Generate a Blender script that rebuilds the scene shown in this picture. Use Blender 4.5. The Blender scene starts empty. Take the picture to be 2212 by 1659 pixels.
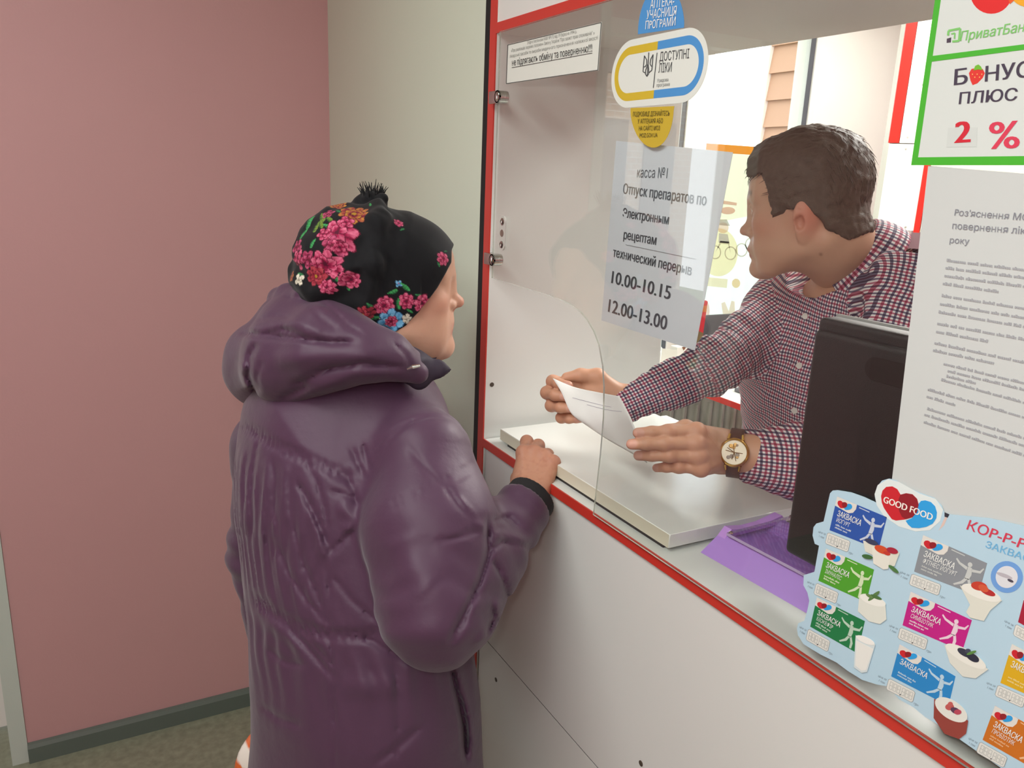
import bpy, bmesh, math, random
import numpy as np
from mathutils import Vector, Matrix
SC = bpy.context.scene
COL = SC.collection
# ---------------------------------------------------------------- camera
W, H, F = 2212, 1659, 1731.1
def _axes(yaw, pitch, roll):
    cy, sy, cp, sp = math.cos(yaw), math.sin(yaw), math.cos(pitch), math.sin(pitch)
    f = np.array([sy*cp, cy*cp, -sp]); r = np.array([cy, -sy, 0.]); u = np.cross(r, f)
    c, s = math.cos(roll), math.sin(roll)
    return np.array([c*r+s*u, -s*r+c*u, f])
CR = _axes(math.radians(28.80), math.radians(14.534), math.radians(2.355))
CC = np.array([0, 0, 1.7])
def ray(px, py): return CR.T @ np.array([(px-W/2)/F, (H/2-py)/F, 1.0])
def P(px, py, d): return CC + d*ray(px, py)
def at(px, py, ax, v):
    d = ray(px, py); return CC + d*((v-CC[ax])/d[ax])
cam = bpy.data.cameras.new('camera'); cam.sensor_fit = 'HORIZONTAL'; cam.sensor_width = 36; cam.lens = F/W*36
cam.clip_start = 0.02
co = bpy.data.objects.new('camera', cam); COL.objects.link(co)
co.matrix_world = Matrix(((*(float(v) for v in (CR[0][0], CR[1][0], -CR[2][0])), 0), (float(CR[0][1]), float(CR[1][1]), float(-CR[2][1]), 0),
                          (float(CR[0][2]), float(CR[1][2]), float(-CR[2][2]), 1.7), (0, 0, 0, 1)))
SC.camera = co
vs = SC.view_settings
vs.view_transform = 'Standard'; vs.look = 'None'; vs.exposure = 0.0; vs.gamma = 1.0; vs.use_curve_mapping = False
SC.cycles.use_denoising = True
SC.cycles.max_bounces = 8; SC.cycles.transparent_max_bounces = 16
SC.cycles.caustics_reflective = False; SC.cycles.caustics_refractive = False
SC.cycles.sample_clamp_indirect = 6.0
# ---------------------------------------------------------------- daylight, lamps and added fill lights
wd = bpy.data.worlds.new('overcast_sky'); SC.world = wd; wd.use_nodes = True
bg = wd.node_tree.nodes['Background']; bg.inputs[0].default_value = (0.92, 0.96, 1.0, 1); bg.inputs[1].default_value = 4.0
def area(name, loc, target, sx, sy, power, color=(1, 1, 1), spread=180):
    l = bpy.data.lights.new(name, 'AREA'); l.shape = 'RECTANGLE'; l.size = sx; l.size_y = sy; l.energy = power; l.color = color
    l.spread = math.radians(spread)
    o = bpy.data.objects.new(name, l); COL.objects.link(o); o.location = loc
    o.rotation_euler = (Vector(target)-Vector(loc)).to_track_quat('-Z', 'Y').to_euler()
    return o
area('hall_lamp_and_fill', (-0.5, 0.75, 2.68), (-0.5, 0.75, 0), 0.6, 1.4, 24, (0.96, 0.99, 0.96))
area('hall_lamp_and_fill', (-1.0, -0.7, 2.68), (-1.0, -0.7, 0), 0.6, 1.4, 34, (0.95, 0.99, 1.0))  # fill added behind the camera to brighten the counter front, in place of daylight
area('pharmacy_lamp_and_fill', (2.3, 0.9, 2.68), (2.3, 0.9, 0), 0.6, 1.4, 62, (1.0, 0.98, 0.95))
area('pharmacy_lamp_and_fill', (3.0, 1.7, 2.68), (3.0, 1.7, 0), 0.6, 1.2, 62, (1.0, 0.98, 0.95))  # extra light added as fill to brighten the pharmacy's window wall
area('camera_flash', (-0.045, -0.01, 1.78), (0.72, 1.4, 1.2), 0.05, 0.03, 2.4, (1.0, 0.97, 0.92))
for _o in (area('window_portal', (2.5, 3.1, 1.68), (2.5, 0, 1.68), 1.6, 1.7, 1), area('door_portal', (-.705, 2.66, 1.5), (-.705, 0, 1.5), .7, 1.25, 1)): _o.data.cycles.is_portal = True   # guide sampling of the sky through the panes; they give no light themselves
# ---------------------------------------------------------------- materials
def lin(c):
    if isinstance(c, str):
        c = [int(c[i:i+2], 16)/255 for i in (0, 2, 4)]
    return tuple(v/12.92 if v <= .04045 else ((v+.055)/1.055)**2.4 for v in c)
_M = {}
def mat(name, c, rough=.5, metal=0., spec=.5, bump=0., bscale=200., var=0., vscale=6., coat=0., trans=0., sss=0.):
    if name in _M: return _M[name]
    m = bpy.data.materials.new(name); m.use_nodes = True; nt = m.node_tree; b = nt.nodes['Principled BSDF']
    col = (*lin(c), 1)
    b.inputs['Base Color'].default_value = col; b.inputs['Roughness'].default_value = rough
    b.inputs['Metallic'].default_value = metal; b.inputs['Specular IOR Level'].default_value = spec
    b.inputs['Coat Weight'].default_value = coat; b.inputs['Transmission Weight'].default_value = trans
    if sss:
        b.inputs['Subsurface Weight'].default_value = sss; b.inputs['Subsurface Radius'].default_value = (.01, .004, .002); b.inputs['Subsurface Scale'].default_value = 1
    tc = None
    if bump or var:
        tc = nt.nodes.new('ShaderNodeTexCoord')
    if bump:
        n = nt.nodes.new('ShaderNodeTexNoise'); n.inputs['Scale'].default_value = bscale; n.inputs['Detail'].default_value = 3
        bp = nt.nodes.new('ShaderNodeBump'); bp.inputs['Strength'].default_value = bump; bp.inputs['Distance'].default_value = .002
        nt.links.new(tc.outputs['Object'], n.inputs['Vector']); nt.links.new(n.outputs['Fac'], bp.inputs['Height']); nt.links.new(bp.outputs['Normal'], b.inputs['Normal'])
    if var:
        n = nt.nodes.new('ShaderNodeTexNoise'); n.inputs['Scale'].default_value = vscale; n.inputs['Detail'].default_value = 5
        mx = nt.nodes.new('ShaderNodeMix'); mx.data_type = 'RGBA'
        mx.inputs[6].default_value = tuple(v*(1-var) for v in col[:3])+(1,); mx.inputs[7].default_value = tuple(min(1, v*(1+var)) for v in col[:3])+(1,)
        nt.links.new(tc.outputs['Object'], n.inputs['Vector']); nt.links.new(n.outputs['Fac'], mx.inputs[0]); nt.links.new(mx.outputs[2], b.inputs['Base Color'])
    _M[name] = m; return m
def glass_mat(name, tint=(.985, .99, .985), rough=0.0, refl=1.0):
    if name in _M: return _M[name]
    m = bpy.data.materials.new(name); m.use_nodes = True; nt = m.node_tree
    for n in list(nt.nodes): nt.nodes.remove(n)
    out = nt.nodes.new('ShaderNodeOutputMaterial'); mx = nt.nodes.new('ShaderNodeMixShader')
    t = nt.nodes.new('ShaderNodeBsdfTransparent'); t.inputs[0].default_value = (*tint, 1)
    g = nt.nodes.new('ShaderNodeBsdfGlossy'); g.inputs['Roughness'].default_value = rough; g.inputs[0].default_value = (refl, refl, refl, 1)
    fr = nt.nodes.new('ShaderNodeFresnel'); fr.inputs[0].default_value = 1.5
    ge = nt.nodes.new('ShaderNodeNewGeometry'); mr = nt.nodes.new('ShaderNodeMapRange'); mr.inputs[3].default_value = 1.5; mr.inputs[4].default_value = 1/1.5
    nt.links.new(ge.outputs['Backfacing'], mr.inputs[0]); nt.links.new(mr.outputs[0], fr.inputs[0])
    nt.links.new(fr.outputs[0], mx.inputs[0]); nt.links.new(t.outputs[0], mx.inputs[1]); nt.links.new(g.outputs[0], mx.inputs[2]); nt.links.new(mx.outputs[0], out.inputs[0])
    _M[name] = m; return m
def attr_mat(name, attr, rough=.5, spec=.5, sss=0., bump=0., bscale=300., sheen=0., aniso=0.):
    m = mat(name, (.5, .5, .5), rough, 0, spec, bump, bscale, sss=sss); nt = m.node_tree; b = nt.nodes['Principled BSDF']
    a = nt.nodes.new('ShaderNodeAttribute'); a.attribute_name = attr
    nt.links.new(a.outputs['Color'], b.inputs['Base Color'])
    b.inputs['Sheen Weight'].default_value = sheen
    return m
# ---------------------------------------------------------------- object helpers
def link(o, parent=None):
    COL.objects.link(o)
    if parent is not None: o.parent = parent
    return o
def tag(o, label=None, cat=None, group=None, kind=None):
    if label: o['label'] = label
    if cat: o['category'] = cat
    if group: o['group'] = group
    if kind: o['kind'] = kind
    return o
def empty(name, loc=(0, 0, 0), label=None, cat=None, group=None):
    o = bpy.data.objects.new(name, None); o.empty_display_size = .05; link(o); o.location = [float(v) for v in loc]
    return tag(o, label, cat, group)
class MB:
    """mesh builder: shapes collected in world space, built as ONE object"""
    def __init__(s): s.v = []; s.f = []; s.m = []; s.mats = []; s.sm = []
    def mi(s, m):
        if m not in s.mats: s.mats.append(m)
        return s.mats.index(m)
    def add(s, vs, fs, m=None, smooth=False):
        k = len(s.v); i = s.mi(m); s.v += [tuple(float(c) for c in v) for v in vs]
        for f in fs: s.f.append(tuple(k+j for j in f)); s.m.append(i); s.sm.append(smooth)
    def box(s, x0, x1, y0, y1, z0, z1, m=None, T=None):
        v = [(x, y, z) for x in (x0, x1) for y in (y0, y1) for z in (z0, z1)]
        if T is not None: v = [T @ Vector(p) for p in v]
        s.add(v, [(0, 1, 3, 2), (4, 6, 7, 5), (0, 4, 5, 1), (2, 3, 7, 6), (0, 2, 6, 4), (1, 5, 7, 3)], m)
    def bbox(s, x0, x1, y0, y1, z0, z1, r, m=None, T=None, seg=3):
        bm = bmesh.new(); bmesh.ops.create_cube(bm, size=1)
        for v in bm.verts: v.co = Vector(((x0+x1)/2+v.co.x*(x1-x0), (y0+y1)/2+v.co.y*(y1-y0), (z0+z1)/2+v.co.z*(z1-z0)))
        bmesh.ops.bevel(bm, geom=bm.edges[:], offset=r, segments=seg, affect='EDGES', profile=.5)
        s.bm(bm, m, T, True)
    def bm(s, bm, m=None, T=None, smooth=False):
        bm.verts.index_update()
        s.add([(T @ v.co if T is not None else v.co) for v in bm.verts], [[v.index for v in f.verts] for f in bm.faces], m, smooth); bm.free()
    def prism(s, pts, n, th, m=None, side=None):
        """pts: planar 3D outline, extruded by th along n"""
        n = np.array(n, float); a = [np.array(p, float) for p in pts]; N = len(a)
        s.add(a+[p+n*th for p in a], [tuple(range(N))[::-1], tuple(range(N, 2*N))], m)
        k = len(s.v)-2*N; i = s.mi(side if side is not None else m)
        for j in range(N):
            q = (j+1) % N; s.f.append((k+j, k+q, k+N+q, k+N+j)); s.m.append(i); s.sm.append(False)
    def tube(s, pts, r, m=None, seg=8, cap=True):
        pts = [Vector([float(c) for c in p]) for p in pts]; rs = r if isinstance(r, (list, tuple)) else [r]*len(pts); N = len(pts)
        vs = []; up = None
        for i, p in enumerate(pts):
            t = (pts[min(i+1, N-1)]-pts[max(i-1, 0)]).normalized()
            if up is None: up = t.orthogonal().normalized()
            up = (up-t*up.dot(t)).normalized(); b = t.cross(up)
            vs += [p+(up*math.cos(a)+b*math.sin(a))*rs[i] for a in (2*math.pi*k/seg for k in range(seg))]
        fs = [(i*seg+k, i*seg+(k+1) % seg, (i+1)*seg+(k+1) % seg, (i+1)*seg+k) for i in range(N-1) for k in range(seg)]
        if cap: fs += [tuple(range(seg))[::-1], tuple(range((N-1)*seg, N*seg))]
        s.add(vs, fs, m, True)
    def lathe(s, prof, c, ax, m=None, seg=24):
        ax = Vector(ax).normalized(); u = ax.orthogonal().normalized(); w = ax.cross(u); c = Vector(c); vs = []
        for r, h in prof: vs += [c+ax*h+(u*math.cos(a)+w*math.sin(a))*r for a in (2*math.pi*k/seg for k in range(seg))]
        N = len(prof); fs = [(i*seg+k, i*seg+(k+1) % seg, (i+1)*seg+(k+1) % seg, (i+1)*seg+k) for i in range(N-1) for k in range(seg)]
        fs += [tuple(range(seg))[::-1], tuple(range((N-1)*seg, N*seg))]
        s.add(vs, fs, m, True)
    def build(s, name, parent=None, loc=None):
        me = bpy.data.meshes.new(name)
        o = np.array([float(c) for c in loc]) if loc is not None else np.zeros(3)
        me.from_pydata([tuple(np.array(v)-o) for v in s.v], [], s.f); me.update()
        for m in s.mats: me.materials.append(m if m is not None else MAT_WHITE)
        me.polygons.foreach_set('material_index', s.m); me.polygons.foreach_set('use_smooth', s.sm)
        bm = bmesh.new(); bm.from_mesh(me); bmesh.ops.recalc_face_normals(bm, faces=bm.faces[:]); bm.to_mesh(me); bm.free()
        if any(s.sm):
            try: me.set_sharp_from_angle(angle=math.radians(40))
            except Exception: pass
        ob = bpy.data.objects.new(name, me); link(ob)
        ob.location = o
        if parent is not None:
            base = Vector((0, 0, 0)); q = parent
            while q is not None: base += q.location; q = q.parent
            ob.parent = parent; ob.location = Vector(o)-base
        return ob
MAT_WHITE = mat('white_laminate', 'dfe0d8', .35, var=.02, vscale=3)
def structure(ob): ob['kind'] = 'structure'; return ob
# ================================================================= the setting
XC = .6745                      # plane of the counter front and of the white wall beside it
M_PINK = mat('pink_paint', 'c69898', .55, bump=.12, bscale=160, var=.03, vscale=2.5)
M_WALL = mat('white_wall_panel', 'd2dcc9', .45, var=.02, vscale=2)
M_PHW = mat('pharmacy_wall_white', 'f1eee6', .6)
M_MAUVE = mat('mauve_paint', 'a98a93', .6)
M_FLOOR = mat('dark_green_linoleum', '898b76', .45, bump=.1, bscale=90, var=.45, vscale=45)
M_BASE = mat('grey_baseboard_plastic', '5f6a62', .4)
M_TRIM = mat('white_plastic_trim', 'c3ccc3', .35)
M_UPVC = mat('white_window_plastic', 'eceae4', .3)
M_RED = mat('red_edge_band', 'c8392e', .32)
M_LAM = mat('white_counter_laminate', 'dddfda', .28, var=.015, vscale=2)
M_BLACK = mat('gap_shade_and_joint_black', '0c0c0c', .7)
M_SCREW = mat('screw_cap_brown', '4d4238', .5)
M_CHROME = mat('chrome', 'c9c9c4', .16, 1.0)
M_GASK = mat('grey_gasket', '4a4a52', .5)
def wallbox(name, *b, m=None):
    mb = MB(); mb.box(*b, m); return structure(mb.build(name))
wallbox('floor', -2.2, 4.3, -1.8, 3.0, -.08, 0, m=M_FLOOR)
wallbox('ceiling', -2.2, 4.3, -1.8, 3.15, 2.75, 2.85, m=M_PHW)
wallbox('wall_far', -.241, .84, 2.377, 2.555, 0, 2.75, m=M_PINK)
wallbox('wall_right', XC, .76, 1.378, 2.377, 0, 2.75, m=M_WALL)
wallbox('wall_left', -2.2, -2.1, -1.8, 2.56, 0, 2.75, m=M_PINK)
wallbox('wall_back', -2.2, 4.3, -1.9, -1.8, 0, 2.75, m=M_PINK)
wallbox('wall_pharmacy_right', 4.2, 4.3, -1.8, 3.0, 0, 2.75, m=M_MAUVE)
mb = MB(); mb.box(-.283, -.2412, 2.372, 2.39, 0, 2.75, M_TRIM); mb.box(-.255, -.2412, 2.39, 2.555, 0, 2.75, M_TRIM); structure(mb.build('trim_1'))
mb = MB()
mb.add([(x, y, z) for x in (-.241, XC) for y, z in ((2.376, 0), (2.361, 0), (2.361, .048), (2.366, .058), (2.376, .061))],
       [(0, 1, 6, 5), (1, 2, 7, 6), (2, 3, 8, 7), (3, 4, 9, 8), (4, 0, 5, 9), (0, 4, 3, 2, 1), (5, 6, 7, 8, 9)], M_BASE)
structure(mb.build('baseboard_far'))
# white door with a glazed top in the recess left of the pink wall
door = empty('door_1', (-.72, 2.57, 0)); structure(door)
mb = MB(); mb.box(-1.12, -.29, 2.56, 2.6, .012, .92, M_UPVC)
for b in ((-1.12, -1.0, .92, 2.2), (-.41, -.29, .92, 2.2), (-1.0, -.41, 2.08, 2.2)): mb.box(b[0], b[1], 2.56, 2.6, b[2], b[3], M_UPVC)
mb.box(-1.02, -.39, 2.552, 2.56, .14, .8, M_UPVC); mb.build('door_leaf', door)
mb = MB(); mb.box(-1.0, -.41, 2.578, 2.582, .92, 2.08, glass_mat('door_glass', (.97, .98, .97))); mb.build('door_glass', door)
mb = MB(); mb.tube([(-1.06, 2.56, 1.05), (-1.06, 2.51, 1.05), (-.96, 2.505, 1.05)], .009, M_CHROME); mb.build('door_handle', door)
mb = MB(); mb.box(-1.18, -1.13, 2.55, 2.62, 0, 2.26, M_UPVC); mb.box(-.285, -.256, 2.557, 2.62, 0, 2.26, M_UPVC); mb.box(-1.18, -.256, 2.55, 2.62, 2.21, 2.26, M_UPVC); structure(mb.build('trim_2'))
mb = MB(); mb.box(-2.2, -1.18, 2.56, 2.7, 0, 2.75, M_PINK); mb.box(-1.18, -.241, 2.56, 2.7, 2.26, 2.75, M_PINK); structure(mb.build('wall_entrance'))
mb = MB(); mb.box(-2.2, -.241, 2.56, 2.8, -.1, -.001, M_FLOOR); structure(mb.build('floor_threshold'))
# pharmacy far wall with its window
WY = 3.0
mb = MB()
mb.box(.75, 1.7, WY, 3.15, 0, 2.75, M_PHW); mb.box(1.7, 3.29, WY, 3.15, .3, .84, M_MAUVE); mb.box(1.7, 3.29, WY, 3.15, 0, .3, M_MAUVE)
mb.box(1.7, 3.29, WY, 3.15, 2.5, 2.75, M_PHW); mb.box(3.29, 4.3, WY, 3.15, 1.47, 2.75, M_PHW); mb.box(3.29, 4.3, WY, 3.15, 0, 1.47, M_MAUVE); structure(mb.build('wall_pharmacy_far'))
mb = MB(); mb.box(.76, .84, 2.555, 3.0, 0, 2.75, M_PHW); structure(mb.build('wall_pharmacy_left'))
win = empty('window_1', (2.5, WY, .84)); structure(win)
mb = MB()
for x0, x1 in ((1.7, 1.76), (2.495, 2.623), (3.26, 3.295)): mb.box(x0, x1, WY-.005, WY+.06, .84, 2.5, M_UPVC)
mb.box(1.76, 3.26, WY-.005, WY+.06, .84, .9, M_UPVC); mb.box(1.76, 3.26, WY-.005, WY+.06, 2.44, 2.5, M_UPVC); mb.build('window_frame', win)
for x0, x1 in ((1.76, 2.495), (2.623, 3.26)):
    for a, b in ((x0, x0+.005), (x1-.005, x1)): mb = MB(); mb.box(a, b, WY+.004, WY+.03, .9, 2.44, M_GASK); mb.build('gasket', win)
for x0, x1 in ((1.76, 2.495), (2.623, 3.26)): mb = MB(); mb.box(x0, x1, WY+.03, WY+.034, .9, 2.44, glass_mat('window_glass', (.97, .98, .98))); mb.build('window_glass', win)
mb = MB(); mb.bbox(1.66, 3.33, 2.74, 3.0, .812, .84, .006, M_UPVC); structure(mb.build('window_sill_1'))
# what stands outdoors
M_SIDE = mat('tan_siding', 'b58d70', .7)
sid = empty('neighbouring_building', (7.5, 5, 0), 'building with tan horizontal siding outside the pharmacy window', 'building')
mb = MB(); mb.box(6.02, 9, 3.6, 6.06, -.3, 6, M_SIDE)
for i in range(24):
    z = .05+i*.245
    mb.add([(6.02, 3.6, z), (6.02, 6.05, z), (5.985, 6.05, z), (5.985, 3.6, z), (6.02, 3.6, z+.245), (6.02, 6.05, z+.245)], [(0, 1, 2, 3), (3, 2, 5, 4), (0, 3, 4), (1, 5, 2)], M_SIDE)
mb.build('siding_wall', sid)
mb = MB(); mb.box(5.97, 6.04, 6.05, 6.13, -.3, 6, mat('white_corner_trim', 'efe6da', .5)); mb.build('corner_trim', sid)
mb = MB()
m_brick = bpy.data.materials.new('brick_wall'); m_brick.use_nodes = True; nt = m_brick.node_tree
br = nt.nodes.new('ShaderNodeTexBrick'); br.inputs['Color1'].default_value = (.45, .3, .2, 1); br.inputs['Color2'].default_value = (.5, .36, .26, 1); br.inputs['Mortar'].default_value = (.6, .56, .5, 1)
br.inputs['Scale'].default_value = 4; tc = nt.nodes.new('ShaderNodeTexCoord'); mp = nt.nodes.new('ShaderNodeMapping'); mp.inputs['Rotation'].default_value = (math.pi/2, 0, 0)
nt.links.new(tc.outputs['Object'], mp.inputs[0]); nt.links.new(mp.outputs[0], br.inputs['Vector']); nt.links.new(br.outputs[0], nt.nodes['Principled BSDF'].inputs[0])
brick = empty('brick_building', (-3.6, 7.6, 0), 'brick building across the street, mirrored in the counter glass', 'building')
mb.box(-4.6, -2.6, 7, 9, -.2, 3.4, m_brick); mb.build('brick_wall', brick)
mb = MB()
for i in range(3): mb = MB(); mb.box(-4.35+i*.62, -3.95+i*.62, 6.98, 7.02, 1.1, 2.3, mat('dark_pane', '39434b', .2)); mb.build('window', brick)
mb = MB(); mb.box(-9, 9, 3.2, 16, -.45, -.25, mat('lawn_green', '5d7a45', .9, var=.3, vscale=4)); structure(mb.build('ground_outdoors'))
# ================================================================= the service counter
ctr = empty('service_counter', (XC+.2, .3, 0), 'white laminate pharmacy service counter with red edge banding', 'counter')
def cpart(name, boxes, m, bevel=None):
    mb = MB()
    for b in boxes: mb.box(*b, m)
    return mb.build(name, ctr)
cpart('countertop', [(XC+.001, 1.125, -1.5, 1.33, 1.184, 1.2)], M_LAM)
cpart('edge_band', [(XC-.0015, XC+.001, -1.5, 1.334, 1.1835, 1.2003)], M_RED)
cpart('front_panel', [(XC+.004, XC+.02, -1.5, 1.33, .7745, 1.184)], M_LAM)
cpart('lower_panel', [(XC+.004, XC+.02, -1.5, 1.33, 0, .7725)], M_LAM)
cpart('panel_joint', [(XC+.0045, XC+.018, -1.5, 1.33, .7722, .7748)], M_BLACK)
cpart('side_panel', [(XC+.001, 1.095, 1.334, 1.352, 0, 2.6)], M_LAM)
cpart('side_edge_band', [(XC-.0015, XC+.001, 1.334, 1.357, 0, 2.6)], M_RED)
cpart('top_panel', [(XC+.001, 1.097, -1.5, 1.334, 1.938, 1.954)], mat('soffit_laminate', 'e8e3dc', .5))
cpart('top_edge_band', [(XC-.0015, XC+.001, -1.5, 1.334, 1.9375, 1.9545)], M_RED)
cpart('fascia_panel', [(XC+.003, XC+.019, -1.5, 1.334, 1.954, 2.6)], M_LAM)
cpart('back_panel', [(1.079, 1.095, -1.5, 1.334, 0, 1.184)], M_LAM)
cpart('gap_shade_strip', [(XC-.0004, XC+.02, 1.357, 1.378, 0, 2.6)], M_BLACK)  # flush black strip that paints the shade of the gap beside the wall
for x, y, z, ax in ((XC+.004, 1.25, .711, (-1, 0, 0)), (XC+.004, .787, .861, (-1, 0, 0)), (.689, 1.334, 1.308, (0, -1, 0))):
    mb = MB(); mb.lathe([(.0045, 0), (.0045, .0008), (.003, .0012)], (x, y, z), ax, M_SCREW, 12); mb.build('screw_cap', ctr)
for y in (1.30, 1.02): mb = MB(); mb.lathe([(.004, 0), (.004, .001), (.0025, .0014)], (XC+.003, y, 2.0), (-1, 0, 0), M_CHROME, 12); mb.build('screw_cap', ctr)
# glass pane with the service hole
XG = .668                       # outer face of the glass
gl = empty('glass_pane', (XG+.002, .5, 1.2), 'clear glass pane with a rounded service hole standing on the counter', 'glass')
def arc(pts): return pts
hole = [(.94, 1.2005), (.933, 1.3), (.932, 1.36), (.936, 1.405), (.943, 1.435), (.956, 1.464), (.972, 1.482), (.99, 1.495), (1.01, 1.504), (1.035, 1.510), (1.07, 1.5145), (1.11, 1.516), (1.169, 1.5165), (1.31, 1.518)]
out = [(-1.4, 1.2005)]+hole+[(1.31, 1.937), (-1.4, 1.937)]
GLASS = glass_mat('counter_glass', (.975, .985, .975)); GEDGE = mat('glass_edge', 'cdd8cb', .15, trans=.5)
mb = MB(); mb.prism([(XG, y, z) for y, z in out], (1, 0, 0), .0026, GLASS, GEDGE); mb.build('pane', gl)
for z in (1.831, 1.552):
    c = MB(); c.bbox(XG-.007, XG+.012, 1.298, 1.331, z-.0105, z+.0105, .002, M_CHROME); c.lathe([(.0105, -.007), (.0105, -.0045), (.008, -.0075), (.004, -.009)], (XG, 1.298, z), (1, 0, 0), M_CHROME, 20)
    c.lathe([(.0105, -.007), (.0105, .011), (.0095, .012)], (XG, 1.298, z), (1, 0, 0), M_CHROME, 20)
    c.build('clip', gl)
lk = MB(); pts = []
for i in range(25):
    a = math.pi*i/12; pts.append((XG-.0025, 1.27+.011*math.cos(a), 1.602+(.019 if math.sin(a) >= 0 else -.019)+.011*math.sin(a)))
lk.prism(pts, (1, 0, 0), .0025, mat('clear_plastic_plate', 'c9c9c2', .15, coat=.3)); lkp = lk.build('lock_plate', gl)
for dz in (.02, -.02):
    c = MB(); c.lathe([(.0065, 0), (.0062, .001), (.004, .002), (.0025, .0012)], (XG-.0026, 1.27, 1.602+dz), (-1, 0, 0), M_CHROME, 16); c.build('screw', lkp)
c = MB(); c.lathe([(.0062, 0), (.0062, .0006)], (XG-.0026, 1.27, 1.602), (-1, 0, 0), mat('brown_hole', '7a6258', .5), 16); c.build('hole', lkp)
# things on the counter
mb = MB(); mb.box(.6968, .9, .805, 1.275, 1.2002, 1.2055, mat('dark_sheet', '2b2622', .6)); tag(mb.build('dark_mat', loc=(.8, 1.04, 1.2)), 'thin dark mat lying under the white board on the counter', 'mat')
mb = MB(); mb.bbox(.695, 1.05, .791, 1.304, 1.2055, 1.2265, .0008, mat('glossy_white_laminate', 'dfe1db', .13), seg=1)
bd = mb.build('serving_board', loc=(.87, 1.04, 1.205)); tag(bd, 'loose white laminated board lying on the counter by the service hole', 'board')
mb = MB(); mb.box(.6946, .6951, .7925, 1.3025, 1.2058, 1.2257, mat('board_edge_cream', 'dad6c0', .5)); mb.build('edge_strip', bd)
# ================================================================= printed signs on the glass
def ink(c, rough=.55): return mat('print_'+c, c, rough)
_adv = {}
_same = str.maketrans('Р', 'P')   # drawn alike in both alphabets
def text_mesh(body, bold=0.0, shear=0.0):
    body = body.translate(_same)
    if 'н' not in body: return _text_mesh(body, bold, shear)
    def adv(r):   # advance width of a run
        if r not in _adv: _adv[r] = max(p[0] for p in _text_mesh('H'+r+'H')[0])-max(p[0] for p in _text_mesh('HH')[0])
        return _adv[r]
    V, Fc, x = [], [], 0.
    runs = [r for q in body.split('н') for r in (q, 'н')][:-1]
    for r in runs:
        if not r: continue
        if r == 'н': v, f = _text_mesh('Н', bold, shear); s_ = .745; v = [(a*s_*.98, b*s_) for a, b in v]; w = adv('п')
        else: v, f = _text_mesh(r, bold, shear); w = adv(r)
        k = len(V); V += [(a+x, b) for a, b in v]; Fc += [tuple(k+i for i in t) for t in f]; x += w
    return V, Fc
def _text_mesh(body, bold=0.0, shear=0.0):
    c = bpy.data.curves.new('t', 'FONT'); c.body = body; c.size = 1; c.resolution_u = 3; c.offset = bold; c.shear = shear
    o = bpy.data.objects.new('t', c); COL.objects.link(o); bpy.context.view_layer.update()
    m = o.evaluated_get(bpy.context.evaluated_depsgraph_get()).to_mesh()
    v = [(p.co.x, p.co.y) for p in m.vertices]; f = [tuple(p.vertices) for p in m.polygons]
    o.evaluated_get(bpy.context.evaluated_depsgraph_get()).to_mesh_clear()
    bpy.data.objects.remove(o); bpy.data.curves.remove(c)
    return v, f
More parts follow.
